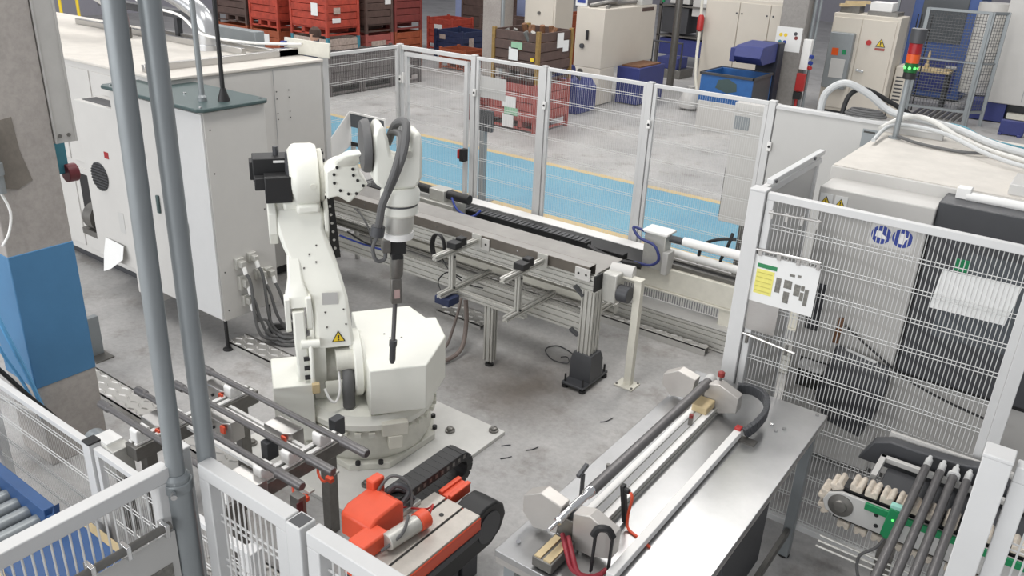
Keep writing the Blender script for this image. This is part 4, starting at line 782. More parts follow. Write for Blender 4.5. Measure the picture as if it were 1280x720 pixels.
P(wh, 'foot', MT.dark, B(-2.42, -2.28, 2.88, 3.02, 0, .2), 0.006)
for k, (x, y) in enumerate(((-2.95, 4.15), (-2.86, 4.02), (-2.78, 4.22), (-2.55, 4.9))):
    solo('metal_shaving', ('dark curled metal shaving nearest robot plate corner', 'dark metal shaving left of another near plate corner', 'dark metal shaving furthest from robot near plate corner', 'lone dark metal shaving on concrete left of table')[k], 'shaving', MT.dark, MB().tube([(x, y, .004), (x + .03, y + .04, .004), (x + .05, y + .05 + .02 * k, .008)], .004, n=5), (x, y, 0), group='metal shavings on the floor')

# ------------------------------------------------------------------ stainless work table
TZ = 1.0
tb = thing('work_table', 'stainless steel work table holding the clamped shaft', 'table', (-1.25, 3.36, 0))
P(tb, 'table_top', MT.table, B(-1.66, -.84, 2.32, 4.41, TZ - .035, TZ), 0.003)
P(tb, 'apron', MT.steel, B(-1.655, -.845, 2.325, 2.335, TZ - .07, TZ - .035).box(-.855, -.845, 2.33, 4.4, TZ - .06, TZ - .035))
for (x, y) in ((-1.60, 2.38), (-.90, 2.38), (-1.60, 4.34), (-.90, 4.34)):
    l = P(tb, 'leg', MT.galv, B(x - .03, x + .03, y - .03, y + .03, .01, TZ - .035), 0.004); P(l, 'foot', MT.black, MB().cyl((x, y, 0), (x, y, .012), .035, n=12))
P(tb, 'lower_rail', MT.dsteel, B(-.915, -.885, 2.42, 4.30, .18, .23).box(-1.615, -1.585, 2.42, 4.30, .18, .23), 0.003)
P(tb, 'lower_cabinet', MT.dark, B(-1.30, -.95, 3.3, 3.95, .20, .62), 0.006); P(tb, 'lower_box', MT.cream, B(-1.62, -1.3, 2.40, 2.75, .5, .85), 0.006)
for (x, y) in ((-1.605, 2.42), (-.89, 4.37), (-1.02, 4.05), (-.99, 4.10), (-1.06, 4.10)): P(tb, 'screw', MT.chrome, MB().cyl((x, y, TZ), (x, y, TZ + .008), .011, n=10))
jg = thing('clamping_jig', 'long aluminium clamping jig bolted on the work table', 'jig', (-1.42, 3.2, TZ))
P(jg, 'base_profile', MT.alu, MB().profile((-1.405, 2.53, TZ + .025), (-1.405, 4.15, TZ + .025), .12, .05, cell=.04))
P(jg, 'white_cover', MT.white, B(-1.464, -1.428, 2.62, 3.95, TZ + .05, TZ + .056).box(-1.421, -1.387, 2.62, 3.95, TZ + .05, TZ + .056).box(-1.380, -1.346, 2.62, 3.95, TZ + .05, TZ + .056))
P(jg, 'vise_body', MT.dsteel, B(-1.475, -1.375, 2.335, 2.52, TZ + .01, TZ + .06), 0.004); P(jg, 'vise_jaw', MT.brass, B(-1.465, -1.435, 2.34, 2.5, TZ + .06, TZ + .068).box(-1.42, -1.385, 2.34, 2.5, TZ + .06, TZ + .068))
for (yy, zz, sx_) in ((2.56, 1.17, 0), (4.02, 1.145, -.035)):
    zo = TZ + .02
    P(jg, 'clamp_cover', MT.plate, MB().prism([(-1.66, zo + .06), (-1.66, zz), (-1.57, zz + .055), (-1.46, zz + .03), (-1.475, zo + .03), (-1.60, zo)], (sx_, yy - .035, 0), (1, 0, 0), (0, 0, 1), (0, .07, 0)), 0.004)
    P(jg, 'clamp_cover', MT.plate, MB().prism([(-1.395, zo), (-1.40, zz + .03), (-1.32, zz + .055), (-1.20, zz + .01), (-1.20, zo + .04), (-1.30, zo)], (sx_, yy - .035, 0), (1, 0, 0), (0, 0, 1), (0, .07, 0)), 0.004)
    P(jg, 'clamp_core', MT.dsteel, B(-1.475, -1.395, yy - .03, yy + .05, TZ + .05, zz - .02), 0.004)
    P(jg, 'jaw', MT.dark, MB().prism([(-.05, 0), (.05, 0), (.05, .05), (.02, .05), (0, .02), (-.02, .05), (-.05, .05)], (-1.435, yy - .01, zz - .04), (1, 0, 0), (0, 0, 1), (0, .03, 0)), 0.003)
P(jg, 'clamp_dirt', MT.brass, B(-1.45, -1.36, 3.86, 3.98, TZ + .055, TZ + .10), 0.006)
P(jg, 'red_knob', MT.knob, MB().lathe([(.006, 0), (.02, .005), (.02, .03), (.008, .038)], (-1.375, 4.05, 1.215), n=14)); P(jg, 'knob_stem', MT.dsteel, MB().cyl((-1.375, 4.05, 1.14), (-1.375, 4.05, 1.215), .007, n=8))
P(jg, 'red_button', MT.knob, MB().cyl((-1.39, 3.72, 1.10), (-1.39, 3.72, 1.12), .012, n=12)); P(jg, 'button_post', MT.dsteel, B(-1.40, -1.38, 3.71, 3.73, 1.055, 1.10))
P(jg, 'black_sensor', MT.black, MB().bar((-1.30, 2.84, 1.01), (-1.33, 2.84, 1.20), .03, .02).bar((-1.33, 2.84, 1.18), (-1.29, 2.83, 1.185), .02, .02), 0.003)
P(jg, 'orange_wire', MT.orange, MB().tube([(-1.285, 2.83, 1.185), (-1.27, 2.82, 1.16), (-1.28, 2.82, 1.06), (-1.26, 2.8, 1.01), (-1.18, 2.78, 1.005), (-1.13, 2.76, 1.005)], .007, n=7))
P(jg, 'hook_stand', MT.dark, MB().bar((-1.54, 2.84, 1.0), (-1.54, 2.84, 1.16), .022, .014).bar((-1.545, 2.80, 1.165), (-1.545, 2.88, 1.19), .02, .02), 0.003)
for y in (3.1, 4.0): P(jg, 'side_bolt', MT.dsteel, MB().cyl((-1.545, y, 1.0), (-1.545, y, 1.07), .01, n=8))
for k in range(2): P(jg, 'red_hose', mat('dark_red_hose', (140, 40, 52), 0.5), MB().tube([(-1.43 + k * .03, 2.50, 1.09), (-1.37 + k * .03, 2.44, 1.07), (-1.31 + k * .03, 2.40, 1.03), (-1.24 + k * .02, 2.42, 1.02), (-1.20, 2.46 + k * .03, 1.03)], .011, n=8))
for (x, y) in ((-1.255, 2.46), (-1.195, 2.50)): P(jg, 'black_strap', MT.black, MB().bar((x, y, 1.01), (x, y + .01, 1.20), .016, .01), 0.002)
P(jg, 'strap_top', MT.black, MB().tube([(-1.26, 2.46, 1.20), (-1.245, 2.47, 1.235), (-1.21, 2.49, 1.235), (-1.19, 2.50, 1.20)], .016, n=8))
shf = thing('steel_shaft', 'dark steel shaft with bright stepped end clamped on table', 'shaft', (-1.44, 3.2, 1.17))
P(shf, 'dark_tube', MT.tube, MB().cyl((-1.437, 2.74, 1.175), (-1.437, 4.03, 1.165), .0275, n=18)); P(shf, 'bright_end', MT.chrome, MB().lathe([(.010, -.36), (.011, -.29), (.019, -.285), (.019, -.06), (.026, -.05), (.026, 0)], (-1.437, 2.75, 1.176), (0, 1, -.008), n=18)); P(shf, 'far_cap', MT.machg, MB().cyl((-1.437, 4.03, 1.165), (-1.437, 4.08, 1.165), .034, n=16), 0.003)
wt = solo('white_square_tube', 'white square tube lying along the work table', 'tube', MT.white, MB().bar((-1.165, 2.46, 1.03), (-1.165, 3.86, 1.03), .04, .04), (-1.165, 3.1, 1.01), 0.003)
ec = thing('cable_chain', 'dark cable chain arched at the far end of table', 'cable chain', (-1.15, 4.05, TZ))
pts = cr([(-1.30, 4.14, 1.13), (-1.22, 4.18, 1.13), (-1.13, 4.14, 1.12), (-1.09, 4.03, 1.10), (-1.10, 3.92, 1.07), (-1.13, 3.86, 1.04)], 4)
for i in range(len(pts) - 1): P(ec, 'chain_link', MT.dark, MB().bar(pts[i], pts[i + 1] + (pts[i + 1] - pts[i]) * .1, .03, .06), 0.004)
P(ec, 'foot', MT.dsteel, B(-1.15, -1.06, 3.82, 3.88, TZ, TZ + .008)); P(ec, 'red_tag', MT.red, B(-1.185, -1.15, 3.84, 3.88, 1.05, 1.065), 0.003)

# ------------------------------------------------------------------ chain conveyor with round bars at right
cc = thing('chain_conveyor', 'chain conveyor with dirty white carrier blocks at right', 'conveyor', (-.2, 3.9, 0))
CZ = .95
P(cc, 'side_plate', MT.machg, MB().prism([(-.66, CZ - .08), (-.64, CZ - .03), (-.58, CZ), (.9, CZ), (.9, CZ - .15), (-.58, CZ - .15), (-.64, CZ - .13)], (0, 3.80, 0), (1, 0, 0), (0, 0, 1), (0, .02, 0)), 0.004)
P(cc, 'side_plate', MT.dark, MB().prism([(-.66, CZ - .08), (-.64, CZ - .03), (-.58, CZ), (.9, CZ), (.9, CZ - .15), (-.58, CZ - .15), (-.64, CZ - .13)], (0, 3.93, 0), (1, 0, 0), (0, 0, 1), (0, .02, 0)), 0.004)
P(cc, 'bearing', MT.dsteel, MB().lathe([(.02, 0), (.062, 0), (.062, .006), (.035, .012), (.03, .02), (.01, .022)], (-.57, 3.80, CZ - .075), (0, -1, 0), n=24)); P(cc, 'chain_band', MT.black, B(-.6, .9, 3.83, 3.92, CZ, CZ + .02).box(-.6, .9, 3.83, 3.92, CZ - .175, CZ - .15))
for x in (-.40, -.39): P(cc, 'plate_hole', MT.black, MB().cyl((x, 3.80, CZ - (.05 if x == -.40 else .11)), (x, 3.797, CZ - (.05 if x == -.40 else .11)), .011, n=10))
def carrier(x, z, a):
    c, s = math.cos(a), math.sin(a)
    def T(px, pz): return (x + px * c + pz * s, z - px * s + pz * c)
    poly = [T(-.03, 0), T(.03, 0), T(.03, .034), T(.022, .044), T(.009, .040), T(0, .026), T(-.009, .040), T(-.022, .044), T(-.03, .034)]
    P(cc, 'carrier_block', MT.rust, MB().prism(poly, (0, 3.815, 0), (1, 0, 0), (0, 0, 1), (0, .11, 0)), 0.005)
for i in range(20): carrier(-.52 + i * .072, CZ + .02, 0)
for (dx, dz, a) in ((-.60, CZ - .005, -.6), (-.645, CZ - .065, -1.3), (-.635, CZ - .13, -2.1)): carrier(dx, dz, a)
for i in range(12): carrier(-.54 + i * .085, CZ - .175, PI)
P(cc, 'green_guide', MT.greenp, B(-.46, .9, 3.785, 3.80, CZ - .035, CZ + .005), 0.003)
sn = P(cc, 'green_sensor', MT.greenp, MB().prism([(-.36, CZ - .11), (-.345, CZ + .06), (-.29, CZ + .05), (-.30, CZ - .11), (-.33, CZ - .13)], (0, 3.745, 0), (1, 0, 0), (0, 0, 1), (0, .04, 0)), 0.006)
P(sn, 'sensor_led', MT.lgreen, MB().cyl((-.32, 3.745, CZ - .005), (-.32, 3.742, CZ - .005), .005, n=8)); P(sn, 'sensor_cable', MT.rubber, MB().tube([(-.33, 3.76, CZ - .12), (-.36, 3.75, CZ - .2), (-.42, 3.74, CZ - .28), (-.40, 3.72, CZ - .38), (-.32, 3.7, CZ - .42)], .008, n=7)); P(sn, 'cream_tip', MT.mint, B(-.346, -.29, 3.748, 3.782, CZ + .052, CZ + .075), 0.004)
for k in range(3): P(cc, 'guide_rod', MT.alu, MB().cyl((-.63, 3.80 - k * .03, CZ - .30 - k * .012), (.5, 3.80 - k * .03, CZ - .30 - k * .012), .006, n=8))
P(cc, 'drive_frame', MT.dark, B(-.45, .9, 4.02, 4.22, CZ - .12, CZ - .02), 0.006); P(cc, 'frame_rail', MT.machw, B(-.5, .9, 4.22, 4.25, CZ, CZ + .03).box(-.5, -.47, 4.02, 4.25, CZ, CZ + .03), 0.003)
P(cc, 'black_cover', MT.dark, MB().prism([(-.62, CZ - .08), (-.56, CZ + .05), (-.48, CZ + .085), (-.36, CZ + .085), (-.12, CZ + .10), (0, CZ + .13), (.12, CZ + .06), (.2, CZ + .05), (.2, CZ - .08)], (0, 4.30, 0), (1, 0, 0), (0, 0, 1), (0, .07, 0)), 0.008); P(cc, 'cover_rail', MT.machw, B(-.5, .9, 4.38, 4.40, CZ + .07, CZ + .10))
for x in (-.35, .6): P(cc, 'leg', MT.dsteel, B(x - .03, x + .03, 4.05, 4.11, 0, CZ - .12), 0.003)
for x in (-.30, .6): P(cc, 'front_leg', MT.dsteel, B(x - .02, x + .02, 3.82, 3.86, 0, CZ - .2), 0.003)
MT.tip = mat('machined_bright_steel', (232, 232, 230), 0.3, metal=0.3, var=0.03)
for k, (x, lab) in enumerate(((-.275, 'leftmost round bar lying across the chain conveyor'), (-.208, 'second round bar from left on the chain conveyor'), (-.146, 'third round bar with longest stepped tip on chain conveyor'), (-.084, 'rightmost round bar on the chain conveyor beside post'))):
    ye = 4.17
    r = thing('round_bar', lab, 'bar', (x, 3.6, CZ + .07), group='round bars on the chain conveyor'); z = CZ + .085
    P(r, 'dark_bar', MT.tube, MB().cyl((x, 2.5, z), (x, ye, z), .021, n=16))
    P(r, 'bright_tip', MT.tip, MB().lathe([(.021, 0), (.0185, .004), (.018, .085), (.011, .09), (.011, .12)] if k != 2 else [(.030, 0), (.030, .025), (.018, .03), (.017, .09), (.009, .10), (.008, .18)], (x, ye, z), (0, 1, 0), n=16))
# supports for the bars nearer the camera
s_ = thing('bar_support', 'dark support beam under the near ends of round bars', 'support', (-.2, 2.7, 0)); P(s_, 'beam', MT.dark, B(-.42, .2, 2.66, 2.76, .90, CZ + .06), 0.004); P(s_, 'leg', MT.dark, B(-.40, -.34, 2.68, 2.74, 0, .90), 0.003); P(s_, 'leg', MT.dark, B(.10, .16, 2.68, 2.74, 0, .90), 0.003)
# near right gate posts
fence_post('thick gate post at the bottom right edge of frame', .008, 2.40, FZ, .075)
t = fence_panel('gate panel of mesh at bottom right corner of frame', (.055, 2.43), (.95, 2.43), .15, FZ - .02, fr=.05, st=.15, r=.003)

# ------------------------------------------------------------------ right machine
rm = thing('lathe_machine', 'light grey lathe enclosure with dark door behind right fence', 'machine', (-.4, 6.6, 0))
P(rm, 'rear_body', MT.machg, B(-1.40, 1.6, 5.80, 7.5, .05, 1.96), 0.01)
P(rm, 'roof_block', MT.machw, B(-1.44, 1.6, 5.78, 7.58, 1.96, 2.095), 0.008); P(rm, 'roof_sheet', MT.roof, B(-1.43, 1.6, 5.79, 7.57, 2.095, 2.102))
P(rm, 'front_body', MT.machw, B(-1.39, -.72, 5.50, 5.80, .05, 1.93), 0.01); P(rm, 'front_cap', MT.machw, B(-1.41, -.70, 5.48, 5.80, 1.86, 2.02), 0.008)
P(rm, 'front_lower', MT.machw, B(-.72, 1.6, 5.55, 5.80, .05, .88), 0.01)
P(rm, 'door_header', MT.dark, B(-.70, 1.6, 5.52, 5.80, 1.88, 2.06), 0.008); dd = P(rm, 'sliding_door', MT.dark, B(-.70, .5, 5.50, 5.56, .88, 1.90), 0.01)
P(dd, 'door_window', MT.screen, MB().prism([(-.55, 1.66), (-.52, 1.74), (-.44, 1.79), (.3, 1.79), (.36, 1.74), (.36, 1.2), (-.55, 1.2)], (0, 5.497, 0), (1, 0, 0), (0, 0, 1), (0, .004, 0))); P(dd, 'green_light', MT.greenp, B(-.52, -.44, 5.49, 5.497, 1.66, 1.74), 0.004)
P(dd, 'kick_strip', MT.black, B(-.70, .5, 5.545, 5.552, .84, .88)); P(rm, 'roller_cover', MT.white, MB().cyl((-.58, 5.70, 2.08), (1.5, 5.70, 2.08), .03, n=12)); P(rm, 'rail_block', MT.white, B(-.64, -.56, 5.68, 5.76, 2.06, 2.13), 0.005)
P(rm, 'beige_box', MT.beige, B(-.30, .6, 5.95, 6.2, 2.16, 2.24), 0.006); P(rm, 'grey_box', MT.machg, B(-.38, .6, 5.85, 6.2, 2.10, 2.17), 0.006)
for x in (-1.355, -1.26): P(rm, 'sticker_base', MT.paper, B(x - .04, x + .04, 5.474, 5.480, 1.90, 1.98)); tri_sign(rm, (x, 5.474, 1.93), (1, 0, 0), (0, 0, 1), (0, -1, 0), .03)
P(rm, 'dark_vent', MT.dark, B(-1.33, -1.24, 5.485, 5.5, 1.0, 1.35), 0.004); P(rm, 'vent_panel', MT.slot, B(-1.32, -1.0, 5.49, 5.5, .55, .78), 0.004)
P(rm, 'white_shelf', MT.white, B(-1.3, -1.12, 5.38, 5.5, .74, .77), 0.003)
ck = thing('dark_jacket', 'dark work jacket with light lining hanging behind right fence', 'clothing', (-.88, 5.35, .4))
P(ck, 'cloth', MT.dark, MB().loft([[(-1.08, 5.40, .98), (-.72, 5.40, .93), (-.72, 5.44, .93), (-1.08, 5.44, .98)], [(-1.10, 5.34, .80), (-.70, 5.34, .78), (-.70, 5.44, .78), (-1.10, 5.44, .80)], [(-1.14, 5.33, .6), (-.74, 5.36, .55), (-.74, 5.44, .55), (-1.14, 5.44, .6)], [(-1.05, 5.36, .42), (-.80, 5.38, .36), (-.80, 5.44, .36), (-1.05, 5.44, .42)]]), 0.015); P(ck, 'lining', MT.paper, MB().prism([(-1.02, .98), (-.80, .95), (-.92, .82)], (0, 5.325, 0), (1, 0, 0), (0, .08, 1), (0, .006, 0)))
P(ck, 'hanger_bar', MT.wood, MB().cyl((-1.10, 5.44, .98), (-1.09, 5.46, 1.16), .02, n=8)); ch_ = P(ck, 'black_cord', MT.black, MB().tube([(-1.06, 5.45, 1.12), (-.85, 5.44, 1.0), (-.62, 5.44, .88), (-.35, 5.45, .80), (0, 5.46, .74)], .008, n=6))
sp = thing('wall_panel', 'solid pale grey sheet panel left of the lathe', 'panel', (-1.9, 7.2, 0)); P(sp, 'sheet', MT.machg, B(-2.34, -1.0, 7.19, 7.23, .05, 2.15), 0.004); P(sp, 'top_trim', MT.fence, B(-2.34, -1.0, 7.17, 7.26, 2.15, 2.18), 0.003); P(sp, 'rating_plate', MT.galv, B(-1.60, -1.42, 7.185, 7.19, 1.95, 2.10)); P(sp, 'plate_text', MT.slot, B(-1.59, -1.50, 7.183, 7.185, 2.07, 2.085).box(-1.48, -1.465, 7.183, 7.185, 2.07, 2.085).box(-1.455, -1.44, 7.183, 7.185, 2.07, 2.085))
jx = thing('junction_cabinet', 'narrow pale cabinet seen through the right end of rear fence', 'cabinet', (-2.6, 7.45, 0)); P(jx, 'body', MT.machw, B(-2.78, -2.44, 7.36, 7.62, .98, 2.12), 0.006); P(jx, 'side_seam', MT.slot, B(-2.79, -2.78, 7.38, 7.39, 1.0, 1.5)); P(jx, 'post', MT.dsteel, B(-2.60, -2.54, 7.46, 7.52, 0, .98), 0.004)
P(jx, 'label', MT.galv, B(-2.76, -2.62, 7.355, 7.36, 1.88, 2.0))
for k, pts in enumerate(([(-2.5, 7.05, 1.0), (-2.52, 7.0, .85), (-2.56, 7.0, .72), (-2.52, 7.02, .64)], [(-2.46, 7.05, .95), (-2.62, 7.0, .92), (-2.76, 7.0, .82), (-2.78, 7.0, .64)])):
    solo('corrugated_hose', ('black corrugated hose hanging by the right fence post', 'black corrugated hose arching above the rear rail end')[k], 'hose', MT.black, MB().tube(pts, .016, n=8), pts[0])
MT.hosew = mat('off_white_hose', (206, 205, 200), 0.5)
tw = thing('signal_tower', 'red amber green signal tower lamp on lathe roof', 'signal lamp', (-1.31, 6.995, 2.1)); X0, Y0 = -1.31, 6.995
P(tw, 'pole', MT.galv, MB().cyl((X0, Y0, 2.10), (X0, Y0, 2.56), .022, n=14)); P(tw, 'foot', MT.galv, MB().cyl((X0, Y0, 2.10), (X0, Y0, 2.112), .05, n=14))
for (z0, z1, m_, nm, r) in ((2.56, 2.61, MT.black, 'base', .045), (2.61, 2.68, MT.dgreen, 'green_lamp', .048), (2.68, 2.745, MT.lamber, 'amber_lamp', .048), (2.745, 2.825, MT.lred, 'red_lamp', .048), (2.825, 2.93, MT.dark, 'cap', .056)): P(tw, nm, m_, MB().cyl((X0, Y0, z0), (X0, Y0, z1), r, n=20), 0.003)
for i in range(8): a = 2 * PI * i / 8; P(tw, 'led', MT.lgreen, MB().cyl((X0 + .047 * math.cos(a), Y0 + .047 * math.sin(a), 2.645), (X0 + .051 * math.cos(a), Y0 + .051 * math.sin(a), 2.645), .011, n=8))
for k, (pts, r, m_, lab) in enumerate((
    ([(-2.0, 7.30, 2.15), (-1.98, 7.30, 2.32), (-1.85, 7.32, 2.42), (-1.66, 7.34, 2.36), (-1.45, 7.34, 2.24), (-1.2, 7.3, 2.22), (-.9, 7.2, 2.2), (-.5, 6.95, 2.16), (.4, 6.7, 2.15)], .030, MT.hoseg, 'thick grey hose arching over the pale wall panel'),
    ([(-1.82, 7.30, 2.15), (-1.80, 7.34, 2.32), (-1.70, 7.4, 2.38), (-1.5, 7.45, 2.3), (-1.3, 7.5, 2.2)], .02, MT.black, 'black hose arching beside the thick grey hose'),
    ([(-1.43, 7.0, 2.16), (-1.3, 7.20, 2.24), (-1.1, 7.1, 2.26), (-.8, 6.95, 2.17), (-.4, 6.75, 2.14), (.4, 6.45, 2.13)], .020, MT.hosew, 'white hose running across the lathe roof'),
    ([(-1.38, 6.6, 2.14), (-1.36, 7.1, 2.18), (-1.0, 7.0, 2.2), (-.5, 6.6, 2.15), (.3, 6.3, 2.13)], .016, MT.hoseg, 'pale thin hose nearest the lathe roof front'),
    ([(-1.2, 7.35, 2.2), (-.9, 7.25, 2.22), (-.6, 7.1, 2.17), (.4, 6.9, 2.15)], .012, MT.teal, 'thin turquoise air line on the lathe roof'),
    ([(-1.28, 6.95, 2.13), (-1.1, 6.85, 2.12), (-.8, 6.8, 2.12), (-.6, 6.85, 2.14)], .012, MT.rubber, 'short dark cable beside signal tower foot'))):
    solo('roof_hose', lab, 'hose', m_, MB().tube(pts, r, n=10), pts[0])
cl = thing('roof_cable_coil', 'grey cable coil lying on top of wall panel', 'cable', (-1.6, 7.25, 2.18))
for i in range(3): P(cl, 'loop', MT.rubber, MB().tube([(-1.62 + (.16 - .02 * i) * math.cos(a * PI / 6), 7.26 + (.06) * math.sin(a * PI / 6), 2.20 + .016 * i) for a in range(13)], .012, n=6, k=3))

# ------------------------------------------------------------------ background hall
def crate(label, x0, x1, y0, y1, z0, h, m, mp=None, group=None, paper=None, name='steel_crate', open_top=True):
    # pressed-steel stacking box: corner posts, ribbed walls with fork openings, floor
    t = thing(name, label, 'crate', ((x0 + x1) / 2, (y0 + y1) / 2, z0), group=group); mp = mp or m; w = .07
    for (x, y) in ((x0, y0), (x1 - w, y0), (x0, y1 - w), (x1 - w, y1 - w)): P(t, 'corner_post', mp, B(x, x + w, y, y + w, z0, z0 + h), 0.006)
    zb = z0 + .22; k = 4; ph = (h - .25) / k
    for j in range(k):
        a = zb + j * ph; d = .025 if j % 2 else .01
        P(t, 'side_plank', m, B(x0 + w, x1 - w, y0 + d, y0 + .05, a + .006, a + ph - .006), 0.006); P(t, 'side_plank', m, B(x1 - .05, x1 - d, y0 + w, y1 - w, a + .006, a + ph - .006), 0.006)
    P(t, 'back_walls', m, B(x0 + .01, x0 + .05, y0 + w, y1 - w, zb, z0 + h - .03).box(x0 + w, x1 - w, y1 - .05, y1 - .01, zb, z0 + h - .03)); P(t, 'floor_sheet', m, B(x0 + .03, x1 - .03, y0 + .03, y1 - .03, zb - .03, zb))
    for f in (.30, .62): P(t, 'fork_runner', m, B(x0 + (x1 - x0) * f, x0 + (x1 - x0) * (f + .08), y0 + .02, y1 - .02, z0 + .06, zb - .03)); 
    P(t, 'runner_rail', m, B(x0 + w, x1 - w, y0 + .02, y0 + .05, z0 + .04, z0 + .08).box(x1 - .05, x1 - .02, y0 + w, y1 - w, z0 + .04, z0 + .08))
    if paper:
        for (face, u, v, pw, phh, pmat) in paper:
            if face == 'y': P(t, 'label_paper', pmat, B(u, u + pw, y0 - .004, y0 + .008, v, v + phh))
            else: P(t, 'label_paper', pmat, B(x1 - .008, x1 + .004, u, u + pw, v, v + phh))
    return t
MT.crate_g = mat('dark_grey_crate', (92, 87, 86), 0.6, var=0.15, scale=7)
CH = .92
def stack(x0, x1, y0, y1, mats, labs, papers=None):
    for k, (m, lb) in enumerate(zip(mats, labs)): crate(lb, x0, x1, y0, y1, k * CH, CH, m, (MT.teal if m is MT.crate_w else None), 'stacked steel crates', (papers or {}).get(k))
G = 'stack of crates'
stack(-16.5, -15.2, 13.67, 14.72, (MT.crate_w, MT.crate_r, MT.crate_d), ('flaking white crate with teal posts under bright red crate', 'bright red crate with white label directly behind the white board', 'dark crate on top of the bright red crate'), {1: [('y', -15.72, 1.40, .22, .28, MT.paper), ('x', 13.9, 1.45, .2, .14, MT.crate_w), ('x', 13.85, 1.25, .25, .1, MT.paper)]})
stack(-16.4, -15.2, 14.93, 15.88, (MT.crate_p, MT.crate_d, MT.crate_d), ('pink flaked crate at bottom of dark stack left of maroon stack', 'dark brown crate with small white label in middle of stack', 'dark brown crate topping the stack left of maroon stack'), {0: [('x', 15.1, .45, .5, .3, MT.crate_w)], 1: [('x', 15.6, 1.6, .2, .14, MT.paper)]})
stack(-16.4, -15.2, 15.95, 16.97, (MT.crate_o, MT.crate_m, MT.crate_m), ('orange brown crate at the bottom of maroon stack', 'maroon crate in the middle above orange brown crate', 'maroon crate topping the right stack'))
stack(-18.1, -17.0, 13.72, 14.72, (MT.crate_o, MT.crate_r, MT.crate_r), ('rusty orange crate with white label below dull red crate', 'dull red crate with two fork holes left of bright red crate', 'dull red crate at top of second stack from left'), {0: [('y', -17.6, .55, .22, .24, MT.paper)]})
stack(-19.5, -18.25, 13.75, 14.75, (MT.crate_o, MT.crate_d, MT.crate_d), ('orange crate with white label at foot of leftmost stack', 'brown crate in the middle of leftmost stack', 'brown crate at the top of leftmost stack'), {0: [('y', -19.0, .5, .2, .24, MT.paper)]})
stack(-17.6, -16.75, 15.0, 16.0, (MT.crate_m, MT.crate_m), ('maroon crate on floor behind front red stacks', 'maroon crate above another behind front red stacks'))
# crates around the middle column
crate('dark blue worn open crate left of middle column', -15.6, -14.6, 17.9, 19.0, 0, .85, MT.dblue, paper=[('x', 18.2, .35, .2, .3, MT.crate_w), ('y', -15.4, .6, .2, .12, MT.crate_w)])
crate('orange crate with peeling paper behind dark blue crate', -17.2, -16.2, 19.4, 20.4, 0, .95, MT.crate_r, paper=[('y', -16.9, .5, .3, .25, MT.paper)])
crate('brown crate with white splashes behind dark blue crate', -15.6, -14.3, 19.9, 21.0, 0, 1.1, MT.crate_d, paper=[('x', 20.1, .6, .15, .2, MT.paper), ('x', 20.5, .5, .25, .25, MT.paper)])
crate('upper brown crate far behind the dark blue crate', -17.6, -16.2, 21.5, 22.6, 0, 1.5, MT.crate_d)
for k, y in enumerate((12.15, 13.12, 14.09)):
    crate(('low dark grey crate nearest left machine corner behind fence', 'middle low dark grey crate behind left return fence', 'right low dark grey crate behind left return fence')[k], -14.5, -13.5, y, y + .95, 0, .80, MT.crate_g, group='low dark grey crates')
crate('reddish crate on floor in front of fence left of crates', -14.6, -13.7, 16.95, 17.75, 0, .55, MT.crate_o)
solo('lilac_board', 'pale lilac board leaning behind the brown crates', 'board', mat('lilac_board', (150, 160, 196), 0.5), B(-19.5, -16.2, 23.5, 23.6, 0, 2.4), (-18, 23.5, 0), 0.01)
ct = thing('concrete_column', 'light grey concrete column behind the middle crates', 'column', (-12.9, 17.2, 0)); P(ct, 'shaft', MT.conc, B(-13.2, -12.65, 16.98, 17.5, 0, 6), 0.01); P(ct, 'conduit', MT.galv, MB().cyl((-12.6, 17.0, 0), (-12.6, 17.0, 6), .05, n=10))
# middle crates with papers
crate('pinkish red crate with white and green papers at bottom', -9.5, -8.45, 12.5, 13.65, 0, .90, MT.crate_p, group='middle crate stack', paper=[('y', -9.2, .42, .3, .2, MT.paper), ('y', -9.15, .28, .3, .14, MT.pgreen), ('y', -9.2, -.05 + .1, .26, .24, MT.paper)])
top = crate('dark brown crate with ochre posts full of scrap', -9.5, -8.45, 12.5, 13.65, .90, .92, MT.crate_d, MT.olive, 'middle crate stack', paper=[('y', -9.05, 1.48, .24, .12, MT.pgreen), ('y', -9.1, 1.28, .2, .22, MT.paper), ('y', -8.62, 1.3, .08, .06, MT.yellow), ('x', 13.1, 1.5, .2, .26, MT.paper), ('x', 13.3, 1.42, .18, .2, MT.paper)])
for k in range(10):
    x, y = -9.3 + .08 * k, 12.7 + .3 * ((k * 7) % 3); solo('scrap_piece', 'rusty scrap piece heaped in the dark brown crate', 'scrap', MT.wood if k % 3 else MT.dsteel, MB().cyl((x, y, 1.30), (x + .2 * math.cos(k), y + .25 * math.sin(k * 2), 1.80 + .03 * (k % 3)), .05, n=8), (x, y, 1.3), .006, group='scrap in the dark brown crate')
crate('low reddish crate half hidden beside the middle crates', -10.1, -9.55, 12.6, 13.3, 0, .5, MT.crate_m)
crate('brown crate stacked behind the middle column', -12.4, -11.4, 19.2, 20.2, 0, 1.5, MT.crate_o)
bt = thing('beige_machine', 'tall beige machine cabinet behind the dark scrap crate', 'machine', (-11.8, 17.9, 0)); P(bt, 'body', MT.beige, B(-12.3, -11.4, 17.5, 18.3, 0.05, 2.3), 0.01); P(bt, 'door', MT.beige, B(-12.25, -11.45, 17.48, 17.5, .2, 2.2), 0.005); P(bt, 'knob', MT.dsteel, MB().cyl((-11.85, 17.48, 1.6), (-11.85, 17.44, 1.6), .04, n=10)); P(bt, 'base', MT.dark, B(-12.25, -11.45, 17.55, 18.25, 0, .05))
